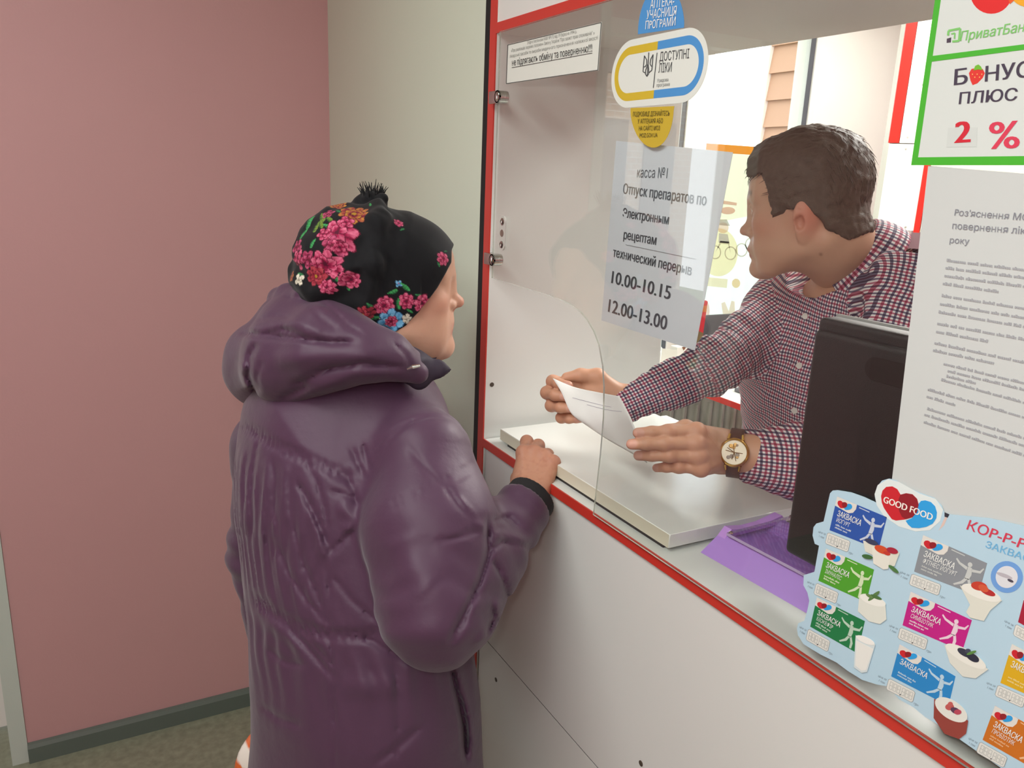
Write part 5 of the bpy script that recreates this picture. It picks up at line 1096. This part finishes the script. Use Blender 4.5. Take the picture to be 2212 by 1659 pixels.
def coat(p):
    t = w_torso(p)
    for S in (w_SR, w_SL): t = smin(t, cone(p, w_N-np.array([0, 0, .10]), S, .072, .072), .06)
    c2 = tcenter(p[:, 2]); rel = p[:, :2]-c2; ph = np.arctan2(rel@w_l[:2], -(rel@w_f[:2])); rad = .185; z = p[:, 2]
    wob = noise3(p, 9, 4, 2)
    x = to_px(p)
    wy = np.clip((z_yoke-.012-z)/.05, 0, 1)*np.clip((z-z_waist+.02)/.10, 0, 1); wy = wy*np.exp(-(ph/.9)**4)
    t = t+wy*.0022*np.sin(ph*rad*2*np.pi/.030+wob*3.5+z*9)+wy*.0012*np.sin(ph*rad*2*np.pi/.013+wob*5)
    wl_ = np.clip((z_waist-z)/.03, 0, 1)*np.exp(-((z_waist-z)/.10)**2); t = t+wl_*.003*np.sin(ph*rad*2*np.pi/.04+wob*3+(z_waist-z)*14)
    for pts in (((180, 105), (330, 200), (500, 275), (640, 335), (705, 362)), ((230, 880), (330, 958), (450, 1025), (580, 1062), (700, 1066), (850, 1055))):
        for dz in (-22, 0, 22): t = t+crease(x, ZK(*[(u_, v_+dz) for u_, v_ in pts]), 7.5, .0028)
        t = t+crease(x, ZK(*pts), 22, .003, True)*(1+.9*np.sin(ph*rad*2*np.pi/.012+wob*4))
    for pts, w, am in FOLDS: t = t+crease(x, ZK(*pts), w, am)
    for pts, w, am in BULGE: t = t+crease(x, ZK(*pts), w, am, True)
    t = t+.005*noise3(p*np.array([1, 1, .7]), 7, 11, 2)
    a = arm_wr(p)
    q = p-w_ER.astype(f32); el = np.exp(-(q*q).sum(1)/.11**2)
    a = a+el*.0022*np.sin((q@(fu-ff*.2).astype(f32))*2*np.pi/.05+noise3(p, 16, 5, 1)*2.5)
    for pts, w, am in AF: a = a+crease(x, ZK(*pts), w, am)
    for pts, w, am in AB: a = a+crease(x, ZK(*pts), w, am, True)
    for dz in (-20, 0, 20): a = a+crease(x, ZK((850, 480+dz), (960, 440+dz), (1080, 385+dz), (1240, 300+dz)), 7.5, .0026)
    q = p-(w_WR*.65+w_ER*.35).astype(f32); a = a+.002*np.exp(-(q*q).sum(1)/.09**2)*np.sin((q@ff.astype(f32))*2*np.pi/.046+noise3(p, 18, 6, 1)*1.6)
    q = p-(w_SR*.6+w_ER*.4).astype(f32); s_ = q@fu.astype(f32)
    a = a+.0045*noise3(p, 11, 13, 2)
    b = arm_wl(p)+.005*noise3(p, 14, 9, 2)
    q = p-w_EL.astype(f32); b = b+.006*np.exp(-(q*q).sum(1)/.09**2)*np.sin(p[:, 2]*2*np.pi/.05)
    d = smin(t, a, .016); d = smin(d, b, .02)
    # armhole seam of the right sleeve
    sp = (p-(w_SR+fu*.00).astype(f32))@nrm(np.array(w_SR)-np.array(w_N)+np.array([0, 0, .02])).astype(f32); nearS = np.exp(-(((p-w_SR.astype(f32))**2).sum(1))/.12**2); d = d+nearS*.0028*np.exp(-((sp+.012)/.0035)**2)
    # openings
    t_ = nrm(w_WR-w_ER); end = w_WR+t_*.004; near = np.linalg.norm(p-end.astype(f32), axis=1) < .075; d = np.where(near, smax(d, ((p-end.astype(f32))@t_.astype(f32)), .004), d); d = smax(d, -cone(p, end-t_*.03, end+t_*.05, .038, .042), .003)
    t_ = nrm(w_WL-w_EL); end = w_WL+t_*.004; near = np.linalg.norm(p-end.astype(f32), axis=1) < .075; d = np.where(near, smax(d, ((p-end.astype(f32))@t_.astype(f32)), .004), d)
    d = smax(d, -cone(p, w_N-np.array([0, 0, .05]), HW.w((0, -.02, -.02)), .066, .075), .006)
    # pocket slit on the right front
    k0, k1 = P(975, 1445, 1.24), P(1003, 1625, 1.26); d = smax(d, -chain(p, [k0, k1], [.004, .009], .004), .008)
    return smax(d, f32(.60)-p[:, 2], .01).astype(f32)
def _ph(P_): 
    c = tcenter(np.array([P_[2]]))[0]; r = P_[:2]-c; return math.atan2(r@w_l[:2], -(r@w_f[:2]))
SEAM = (_ph(sm_a), _ph(sm_b))
lo = np.minimum.reduce([w_SL, w_EL, w_WL, w_SR, w_ER, w_WR]+w_T)-.25; hi = np.maximum.reduce([w_SL, w_EL, w_WL, w_SR, w_ER, w_WR, w_N]+w_T)+.22; lo[2] = .58; hi[2] = w_N[2]+.06
Vt, Qt = extract(coat, lo, hi, .0043, slack=1.7); Vt = relax(Vt, Qt, 1, .35)
COAT_M = mat('purple_coat_nylon', '4b2f46', .52, spec=.38, bump=.35, bscale=55, var=.06, vscale=9)
COAT_M.node_tree.nodes['Principled BSDF'].inputs['Sheen Weight'].default_value = .15
np_mesh('coat', [(Vt, Qt, 0)], [COAT_M], wroot)
ZH = lambda *L: [(432+a/2.693, 367+b/2.693) for a, b in L]
def hood(p):
    d = chain(p, [a for a, r in hood_lo], [r for a, r in hood_lo], .03)+.004*noise3(p*np.array([1, 1, 1.4]), 9, 2, 2)
    u = chain(p, [a for a, r in hood_up], [r for a, r in hood_up], .02)+.0015*noise3(p, 26, 3, 2)
    f_ = chain(p, [a for a, r in hood_fill], [r for a, r in hood_fill], .04)+.003*noise3(p, 14, 7, 2)
    d = smin(d, f_, .022); d = smin(d, u, .010); x = to_px(p)
    for pts, w, a in ((ZH((480, 742), (640, 745), (760, 800), (860, 905), (960, 965)), 9, .004), (ZH((250, 950), (400, 965), (600, 985), (780, 1005), (900, 1000)), 14, .009), (ZH((370, 955), (480, 925), (560, 950), (640, 1000)), 12, .005),
                      (ZH((540, 1250), (640, 1210), (760, 1155), (950, 1125), (1200, 1150)), 13, .009), (ZH((470, 1330), (560, 1290), (640, 1250)), 14, .006), (ZH((330, 1010), (290, 1080), (280, 1200), (330, 1310)), 16, .008), (ZH((360, 1120), (330, 1200), (345, 1290)), 10, .004),
                      (ZH((600, 1190), (700, 1160), (800, 1150)), 9, .004), (ZH((330, 880), (420, 850), (520, 860)), 12, .004), (ZH((1130, 1010), (1200, 1080), (1240, 1180)), 8, .004), (ZH((640, 780), (700, 860), (800, 930)), 12, .003)):
        d = d+crease(x, pts, w, a)
    for pts, w, a in ((ZH((420, 1110), (600, 1090), (800, 1075), (1050, 1080)), 30, -.005), (ZH((270, 1120), (240, 1200), (270, 1290)), 26, -.005), (ZH((400, 910), (560, 890), (720, 950)), 20, -.004), (ZH((520, 1350), (700, 1270), (900, 1190), (1100, 1180)), 22, -.005)):
        d = d+crease(x, pts, w, a, True)
    q = HW.l(p)/f32(w_sc); q[:, 0] *= -1; d = smax(d, -(head_sdf(q, wopt)-.012)*f32(w_sc), .01)
    return d.astype(f32)
hp = np.array([a for a, r in hood_lo+hood_up]); Vk, Qk = extract(hood, hp.min(0)-.09, hp.max(0)+.09, .0042); Vk = relax(Vk, Qk, 1, .35)
np_mesh('hood', [(Vk, Qk, 0)], [COAT_M], wroot)
DK = mat('dark_purple_lining', '2b2030', .7); mbk = mat('black_knit_cuff', '171618', .85, bump=.3, bscale=300)
def stand(p):
    d = smin(chain(squash(p, P(930, 800, 1.27), F_, .5), [P(862, 770, 1.27), P(905, 800, 1.26), P(945, 797, 1.27), P(977, 799, 1.285)], [.026, .022, .013, .002], .012), chain(squash(p, P(930, 770, 1.33), F_, .5), [P(865, 750, 1.31), P(905, 790, 1.33), P(944, 767, 1.34)], [.02, .02, .003], .012), .008)
    return smin(d, chain(p, [P(890, 796, 1.265), P(905, 822, 1.265)], [.030, .014], .01), .012)
Vq, Qq = extract(stand, P(920, 790, 1.29)-.13, P(920, 790, 1.29)+.13, .003); np_mesh('collar', [(Vq, Qq, 0)], [DK], wroot)
mb = MB(); mb.tube([P(880, 797, 1.215), P(890, 793, 1.213), P(906, 790, 1.222)], [.0022, .0034, .0024], M_CHROME, 8); mb.build('cord_toggle', wroot)
def cuff(p):
    t_ = nrm(w_WR-w_ER); a, b = w_WR-t_*.006, w_WR+t_*.024; d = cone(p, a, b, .0435, .0425); d = smax(d, (p-b.astype(f32))@t_.astype(f32), .003); d = smax(d, -((p-a.astype(f32))@t_.astype(f32)), .003); return smax(d, -cone(p, a-t_*.02, b+t_*.03, .036, .036), .003)
Vq, Qq = extract(cuff, w_WR-.07, w_WR+.07, .0025); np_mesh('cuff', [(Vq, Qq, 0)], [mbk], wroot)
def wtr(p):
    d = None
    for s_ in (1, -1):
        h = w_T[4]+w_l*.085*s_; e = chain(p, [h, np.array([h[0], h[1], .4]), np.array([h[0], h[1], .22])], [.10, .08, .07], .03); d = e if d is None else smin(d, e, .03)
    return d
Vq, Qq = extract(wtr, w_T[4]-np.array([.25, .3, w_T[4][2]-.1]), w_T[4]+np.array([.25, .3, .05]), .012); np_mesh('trousers', [(Vq, Qq, 0)], [mat('black_trousers', '1c1b20', .8)], wroot)
for s_ in (1, -1):
    h = w_T[4]+w_l*.085*s_; b0 = np.array([h[0], h[1], .0])
    def boot(p): return smax(smin(chain(p, [b0+(0, 0, .30), b0+(0, 0, .08)], [.062, .05], .02), chain(squash(p, b0, (0, 0, 1), .8), [b0-w_f*.03+(0, 0, .04), b0+w_f*.13+(0, 0, .035)], [.045, .042], .02), .03), -p[:, 2], .003)
    Vq, Qq = extract(boot, b0-np.array([.13, .13, .03]), b0+np.array([.22, .2, .4]), .008); np_mesh('boot', [(Vq, Qq, 0)], [mat('black_boot', '191716', .5)], wroot)
# ---- her shopping bag
bg_o = P(612, 1715, 1.60); bgr = empty('shopping_bag', (bg_o[0], bg_o[1], bg_o[2]-.25), 'orange and white plastic shopping bag hanging beside the purple coat', 'bag')
def bag(p):
    d = squash(p, bg_o, (.5, .8, 0), .45); d = chain(d, [w_WL-np.array([0, 0, .10]), bg_o+np.array([0, 0, .06]), bg_o-np.array([0, 0, .12])], [.012, .085, .13], .05); return d+.006*noise3(p, 22, 4, 2)
Vq, Qq = extract(bag, bg_o-np.array([.25, .25, .32]), bg_o+np.array([.25, .25, .42]), .007)
cb = np.tile(np.array(lin('e8e2d6')), (len(Vq), 1)); st = (np.sin((Vq[:, 2]*1.0+Vq[:, 0]*1.2)*2*np.pi/.085+noise3(Vq, 18, 4, 1)) > .1); cb[st] = lin('d9682e')
np_mesh('bag_body', [(Vq, Qq, 0)], [attr_mat('bag_plastic', 'col', .35, .5)], bgr, {'col': cb})
# ================================================================= things behind the glass
# ---- monitor seen from behind
mon = empty('computer_monitor', (.80, .38, 1.2), 'black computer monitor seen from behind, standing behind the glass', 'monitor')
M_PL = mat('black_monitor_plastic', '141617', .5, bump=.25, bscale=900)
mb = MB(); mb.bbox(.744, .775, .12, .632, 1.264, 1.558, .006, M_PL)
mb.bbox(.737, .752, .124, .630, 1.266, 1.545, .007, M_PL, seg=4)
mon_sh = mb.build('housing', mon)
mb = MB(); mb.bbox(.775, .781, .118, .634, 1.262, 1.560, .002, mat('grey_bezel', '8d8d8a', .4)); mb.build('bezel', mon)
a0 = at(1868, 795, 0, .736); a1 = at(1966, 812, 0, .736); vy0, vy1 = .14+.0, a0[1]; vz = (a0[2]+a1[2])/2; r = .0125; mb = MB(); pts = []
for i in range(13): a = math.pi/2-math.pi*i/12; pts.append((.7365, vy1-r+r*math.cos(a), vz+r*math.sin(a)))
yl = vy1-.16
for i in range(13): a = -math.pi/2-math.pi*i/12; pts.append((.7365, yl+r+r*math.cos(a), vz+r*math.sin(a)))
mb.prism(pts, (-1, 0, 0), .0006, mat('vent_black', '060606', .6)); vent = mb.build('vent_slot', mon)
mb = MB()
for i in range(14):
    mb = MB(); mb.bbox(.7345, .7362, vy1-.030-i*.0092-.0022, vy1-.030-i*.0092+.0022, vz-.0105, vz+.0105, .0008, mat('vent_rib', '4b4b46', .5)); o = mb.build('rib'); o.parent = vent; o.location = -Vector(mon.location)
mb = MB(); mb.tube([(.7362, vy1-r, vz-r), (.7362, yl+r, vz-r)], .0012, mat('vent_lip', '5a5a52', .4)); o = mb.build('lip'); o.parent = vent; o.location = -Vector(mon.location)
mb = MB(); mb.bbox(.755, .785, .33, .42, 1.21, 1.30, .006, M_PL); mb.build('stand_neck', mon)
mb = MB(); mb.bbox(.725, .90, .27, .48, 1.2, 1.213, .005, M_PL); mb.build('stand_base', mon)
# ---- purple coin tray with its clear plate
M_PUR = mat('purple_plastic', 'b48cdc', .28, spec=.5)
tr = empty('coin_tray', (.83, .68, 1.2), 'purple plastic coin tray with a clear plate beside the monitor', 'tray')
aa = nrm((.05, -1, 0)); bb = np.array([-aa[1], aa[0], 0]); o_ = np.array([.737, .772, 1.2001])
def tp(u, v, h): return o_+aa*u+bb*v+np.array([0, 0, h])
mb = MB(); prof = [(0, 0), (.036, .024), (.044, .0245), (.060, .015), (.120, .013), (.142, .024), (.150, .0245), (.172, 0)]
n = len(prof); L_ = .25; vv = [tp(0, v, h) for v, h in prof]+[tp(L_, v, h) for v, h in prof]
mb.add(vv, [(i, i+1, n+i+1, n+i) for i in range(n-1)]+[(0, n-1, 2*n-1, n)]+[tuple(range(n)), tuple(range(n, 2*n))[::-1]], M_PUR); mb.build('tray_body', tr)
mb = MB(); pf = [(.030, .020), (.042, .032), (.075, .0265), (.105, .0265), (.145, .033), (.158, .020)]; n = len(pf)
vv = [tp(0, v, h) for v, h in pf]+[tp(.014, v, h) for v, h in pf]; mb.add(vv, [(i, i+1, n+i+1, n+i) for i in range(n-1)]+[(n-1, 0, n, 2*n-1), tuple(range(n))[::-1], tuple(range(n, 2*n))], mat('light_purple_plastic', 'c193de', .25)); mb.build('end_lip', tr)
mb = MB(); M_CLR = glass_mat('clear_acrylic', (.93, .90, .95)); vv = [tp(.016, .030, .0265), tp(.016, .162, .0265), tp(.245, .162, .0265), tp(.245, .030, .0265)]; mb.prism(vv, (0, 0, 1), .004, M_CLR, mat('acrylic_edge', 'cdbcd8', .2, trans=.3)); mb.build('clear_plate', tr)
for u, v in ((.020, .034), (.020, .158), (.24, .034)): mb = MB(); mb.lathe([(.0035, 0), (.003, .002), (.001, .003)], tp(u, v, .0305), (0, 0, 1), M_CHROME, 12); mb.build('plate_stud', tr)
# ---- translucent film on the window, seen from behind
m = bpy.data.materials.new('window_film'); m.use_nodes = True; nt = m.node_tree
def film(name, c):
    if name in _M: return _M[name]
    m = bpy.data.materials.new(name); m.use_nodes = True; nt = m.node_tree; b = nt.nodes['Principled BSDF']; b.inputs['Base Color'].default_value = (*lin(c), 1); b.inputs['Roughness'].default_value = .6
    t = nt.nodes.new('ShaderNodeBsdfTranslucent'); t.inputs[0].default_value = (*lin(c), 1); mx = nt.nodes.new('ShaderNodeMixShader'); mx.inputs[0].default_value = .85
    nt.links.new(b.outputs[0], mx.inputs[1]); nt.links.new(t.outputs[0], mx.inputs[2]); nt.links.new(mx.outputs[0], nt.nodes['Material Output'].inputs[0]); _M[name] = m; return m
class Film:
    y = WY+.024
    def p(s, mb, px, c, lift=0.): mb.add([at(a, b, 1, s.y-lift) for a, b in px], [tuple(range(len(px)))], film('film_'+c, c))
fl_ = Film(); wf = empty('window_poster', (2.93, fl_.y, 1.4), 'pale advertising film covering the lower window pane, seen from behind', 'poster')
mb = MB(); y = fl_.y; mb.add([(2.631, y, .902), (3.237, y, .902), (3.237, y, 1.885), (2.631, y, 1.885)], [tuple(range(len([(2.631, y, .902), (3.237, y, .902), (3.237, y, 1.885), (2.631, y, 1.885)])))], film('film_base', 'dfe8e2')); mb.build('film', wf)
mb = MB(); mb.add([(2.631, y-.0004, 1.846), (3.237, y-.0004, 1.846), (3.237, y-.0004, 1.885), (2.631, y-.0004, 1.885)], [tuple(range(len([(2.631, y-.0004, 1.846), (3.237, y-.0004, 1.846), (3.237, y-.0004, 1.885), (2.631, y-.0004, 1.885)])))], film('film_orange', 'e08a1c')); mb.build('orange_band', wf)
mb = MB()
mb.add([(2.631, y-.0004, 1.50), (3.0, y-.0004, 1.56), (3.237, y-.0004, 1.60), (3.237, y-.0004, 1.845), (2.631, y-.0004, 1.845)], [tuple(range(len([(2.631, y-.0004, 1.50), (3.0, y-.0004, 1.56), (3.237, y-.0004, 1.60), (3.237, y-.0004, 1.845), (2.631, y-.0004, 1.845)])))], film('film_cream', 'f3ebd6'))
fl_.p(mb, ell(1552, 545, 42, 52), 'f0e4c0', .0008); fl_.p(mb, [(1556, 432), (1592, 438), (1591, 444), (1555, 440)], 'e0bcb0', .0012); fl_.p(mb, ell(1572, 455, 16, 8), 'e0bcb0', .0012)
fl_.p(mb, [(1522, 598), (1572, 603), (1570, 622), (1520, 617)], 'ebdfc4', .0012); fl_.p(mb, ell(1590, 612, 9, 10), 'ead0a8', .0012)
fl_.p(mb, [(1558, 655), (1566, 652), (1574, 672), (1580, 650), (1587, 651), (1588, 690), (1580, 712), (1566, 708), (1562, 680)], 'ecd8c8', .0012); fl_.p(mb, ell(1522, 670, 11, 22), 'e8ccc4', .0012); mb.build('printed_shapes', wf)
mb = MB()
for cx, cy in ((1545, 545), (1578, 547), (1602, 540), (1622, 528)):
    a = ell(cx, cy, 13, 15, n=20); b = ell(cx, cy, 10.5, 12.5, n=20)
    for i in range(20): fl_.p(mb, [a[i], a[(i+1) % 20], b[(i+1) % 20], b[i]], 'cfc6ba', .0016)
fl_.p(mb, [(1545, 545), (1556, 520), (1575, 522), (1578, 547), (1573, 528), (1558, 526)], 'cfc6ba', .0016); fl_.p(mb, ell(1562, 492, 12, 12), 'e8d0be', .0016); fl_.p(mb, [(1549, 486), (1556, 474), (1570, 474), (1577, 488)], 'c4bdb4', .002); fl_.p(mb, [(1553, 504), (1572, 506), (1576, 526), (1552, 524)], 'ccc8d2', .0016)
mb.build('cyclist_picture', wf)
# ---- on and under the window sill
def crate(name, label, cat, x0, x1, y0, y1, z0, z1, m, r=.002):
    e = empty(name, ((x0+x1)/2, (y0+y1)/2, z0), label, cat); mb = MB(); mb.bbox(x0, x1, y0, y1, z0, z1, r, m, seg=1); mb.build('box_body', e); return e
hb = crate('medicine_box', 'white medicine box with brown corners on the window sill', 'box', 2.415, 2.515, 2.82, 2.87, .8405, .965, mat('box_white', 'e8e4da', .5))
mb = MB(); v, f = text_mesh('Herbion', .01); v = np.array(v); s_ = .062/(v[:, 0].max()-v[:, 0].min()); mb.add([(2.428+(x-v[:, 0].min())*s_, 2.8192, .895+y*s_*1.1) for x, y in v], f, ink('5c5a52')); mb.build('lettering', hb)
mb = MB(); br_ = mat('box_brown', '7a4a2e', .5); mb.prism([(2.47, 2.8194, .965), (2.515, 2.8194, .965), (2.515, 2.8194, .925)], (0, -1, 0), .0004, br_); mb.prism([(2.44, 2.8194, .965), (2.468, 2.8194, .965), (2.452, 2.8194, .948)], (0, -1, 0), .0004, br_); mb.build('brown_corner', hb)
lf = empty('leaflet', (2.40, 2.85, .8405), 'white folded leaflet standing at the left of the medicine box', 'leaflet'); mb = MB(); mb.prism([(2.352, 2.86, .8405), (2.41, 2.80, .8405), (2.403, 2.81, .955), (2.36, 2.86, .955)], (0.7, .7, 0), .001, mat('box_white', 'e8e4da')); mb.build('front_leaf', lf)
mb = MB(); mb.prism([(2.352, 2.86, .8405), (2.385, 2.90, .8405), (2.38, 2.895, .955), (2.36, 2.862, .955)], (0.7, -.7, 0), .001, mat('box_white', 'e8e4da')); mb.build('back_leaf', lf)
crate('carton', 'small tan carton on the sill under the red packet', 'box', 2.522, 2.615, 2.80, 2.89, .8405, .955, mat('tan_carton', 'c9ab78', .6))
rb = empty('red_packet', (2.55, 2.84, .956), 'tall narrow red packet with a serrated top standing on the tan carton', 'packet')
mb = MB(); top = []; 
pts = [(2.515, 2.84, .956), (2.575, 2.84, .956), (2.588, 2.84, 1.166)]+[(2.588-.008*k-(.004), 2.84, 1.172 if k % 2 == 0 else 1.164) for k in range(6)]+[(2.538, 2.84, 1.166)]
mb.prism(pts, (0, 1, 0), .028, mat('packet_red', 'b5232a', .35)); mb.build('packet_body', rb)
mb = MB(); mb.prism([(2.545, 2.8395, 1.12), (2.585, 2.8395, 1.12), (2.586, 2.8395, 1.15), (2.544, 2.8395, 1.15)], (0, -1, 0), .0005, mat('packet_gold', 'b5652a', .4)); mb.build('packet_print', rb); mb = MB(); mb.prism([(2.519, 2.8395, .957), (2.573, 2.8395, .957), (2.577, 2.8395, 1.02), (2.55, 2.8395, 1.03), (2.535, 2.8395, 1.0)], (0, -1, 0), .0005, mat('packet_olive', '6a5a38', .4)); mb.build('packet_print', rb)
wb = crate('white_carton', 'low white carton lying on the sill in front of the medicine box', 'box', 2.43, 2.58, 2.745, 2.80, .8405, .868, mat('box_white', 'e8e4da'))
lp = empty('laptop', (2.78, 2.9, .8405), 'dark open laptop on the window sill behind the sleeve', 'laptop'); mb = MB(); mb.bbox(2.64, 2.98, 2.925, 2.94, .85, 1.085, .004, mat('laptop_dark', '4b4d50', .4)); mb.build('lid', lp)
mb = MB(); mb.bbox(2.64, 2.98, 2.745, 2.935, .8405, .856, .003, mat('laptop_dark', '4b4d50')); mb.build('base', lp)
rad = empty('radiator', (2.7, 2.93, .25), 'grey ribbed radiator under the pharmacy window sill', 'radiator'); M_RAD = mat('radiator_enamel', 'd4d2cc', .4)
for i in range(10):
    mb = MB(); x = 2.25+i*.082; mb.bbox(x, x+.074, 2.88, 2.96, .22, .70, .014, M_RAD); mb.bbox(x+.03, x+.044, 2.862, 2.89, .24, .66, .006, M_RAD); mb.build('section', rad)
# ---- desk with a red edge
dk = empty('desk', (2.65, 2.2, 0), 'white desk with a bright red edge band under the pharmacy window', 'desk'); M_RED2 = mat('bright_red_edge', 'd8261c', .3)
mb = MB(); mb.box(2.302, 2.95, 1.6, 2.70, .826, .85, M_LAM); mb.build('desk_top', dk); mb = MB(); mb.box(2.299, 2.302, 1.6, 2.70, .8255, .8505, M_RED2); mb.build('edge_band', dk)
for y0 in (2.225, 1.62): mb = MB(); mb.box(2.33, 2.9, y0, y0+.022, 0, .826, M_LAM); mb.box(2.327, 2.33, y0, y0+.022, 0, .826, M_RED2); mb.build('side_panel', dk)
nb = empty('keyboard', (2.55, 2.3, .8505), 'dark grey keyboard lying on the white desk', 'keyboard'); mb = MB(); mb.bbox(2.42, 2.60, 2.0, 2.44, .8505, .868, .004, mat('keyboard_grey', '55565a', .5)); mb.build('keyboard_body', nb)
# ---- corner wall cabinet
cbn = empty('wall_cabinet', (2.75, 2.2, 1.56), 'white corner wall cabinet with red edge strips behind the pharmacist', 'cabinet')
c_o = P(1892, 494, 3.0); c_d = nrm((.669, -.743, 0)); c_b = np.array([.743, .669, 0]); M_CAB = mat('cabinet_white', 'f2efe6', .4)
def cbx(name, u0, u1, v0, v1, z0, z1, m):
    mb = MB(); p = [c_o+c_d*u+c_b*v for u in (u0, u1) for v in (v0, v1)]; vv = [(q[0], q[1], z) for q in p for z in (z0, z1)]
    mb.add(vv, [(0, 1, 3, 2), (4, 6, 7, 5), (0, 4, 5, 1), (2, 3, 7, 6), (0, 2, 6, 4), (1, 5, 7, 3)], m); return mb.build(name, cbn)
cz = c_o[2]; cm = at(1921, 311, 0, (c_o+c_d*.0)[0])[2]
zt = P(1921, 311, 3.0)[2]
cbx('cabinet_body', 0.004, .62, .018, .30, cz, 2.5, M_CAB); cbx('door', .002, .128, 0, .016, cz, zt-.003, M_CAB); cbx('red_strip', .128, .148, -.002, .016, cz-.006, zt+.2, M_RED2); d3 = cbx('door', .150, .62, 0, .016, cz-.004, zt+.2, mat('cabinet_door_beige', 'cfcbb8', .5))
cbx('red_strip', -.002, .033, -.003, .016, zt, 2.5, M_RED2); cbx('door', .035, .128, -.001, .016, zt, 2.5, M_CAB)
kp = c_o+c_d*.175; mb = MB(); mb.lathe([(.006, 0), (.005, .012), (.011, .016), (.010, .024), (.002, .026)], (kp[0], kp[1], cz+.03), -c_b, mat('brass', 'b8923c', .25, 1.0), 14); o = mb.build('knob'); o.parent = d3; o.location = -Vector(cbn.location)
for u, z in ((.02, cz+.012), (.10, cz+.012), (.06, zt+.02), (.08, zt+.20), (.06, zt-.02)): q = c_o+c_d*u-c_b*.001; mb = MB(); mb.lathe([(.004, 0), (.003, .0012)], (q[0], q[1], z), -c_b, mat('screw_grey', 'b8b4ac', .4), 8); mb.build('screw_cover', cbn)
pw = empty('cable_bundle', (3.3, 2.95, 1.2), 'dark cables hanging on the mauve wall under the corner cabinet', 'cable')
mb = MB(); mb.tube([(3.72, 2.96, 1.45), (3.71, 2.95, 1.36), (3.73, 2.96, 1.27), (3.70, 2.95, 1.1)], .014, mat('cable_black', '1f1d22', .5), 8); mb.build('cable', pw); mb = MB(); mb.tube([(3.78, 2.97, 1.48), (3.76, 2.96, 1.3), (3.79, 2.96, 1.1)], .006, mat('cable_white', 'c9c2bc', .5), 6); mb.build('cable', pw)
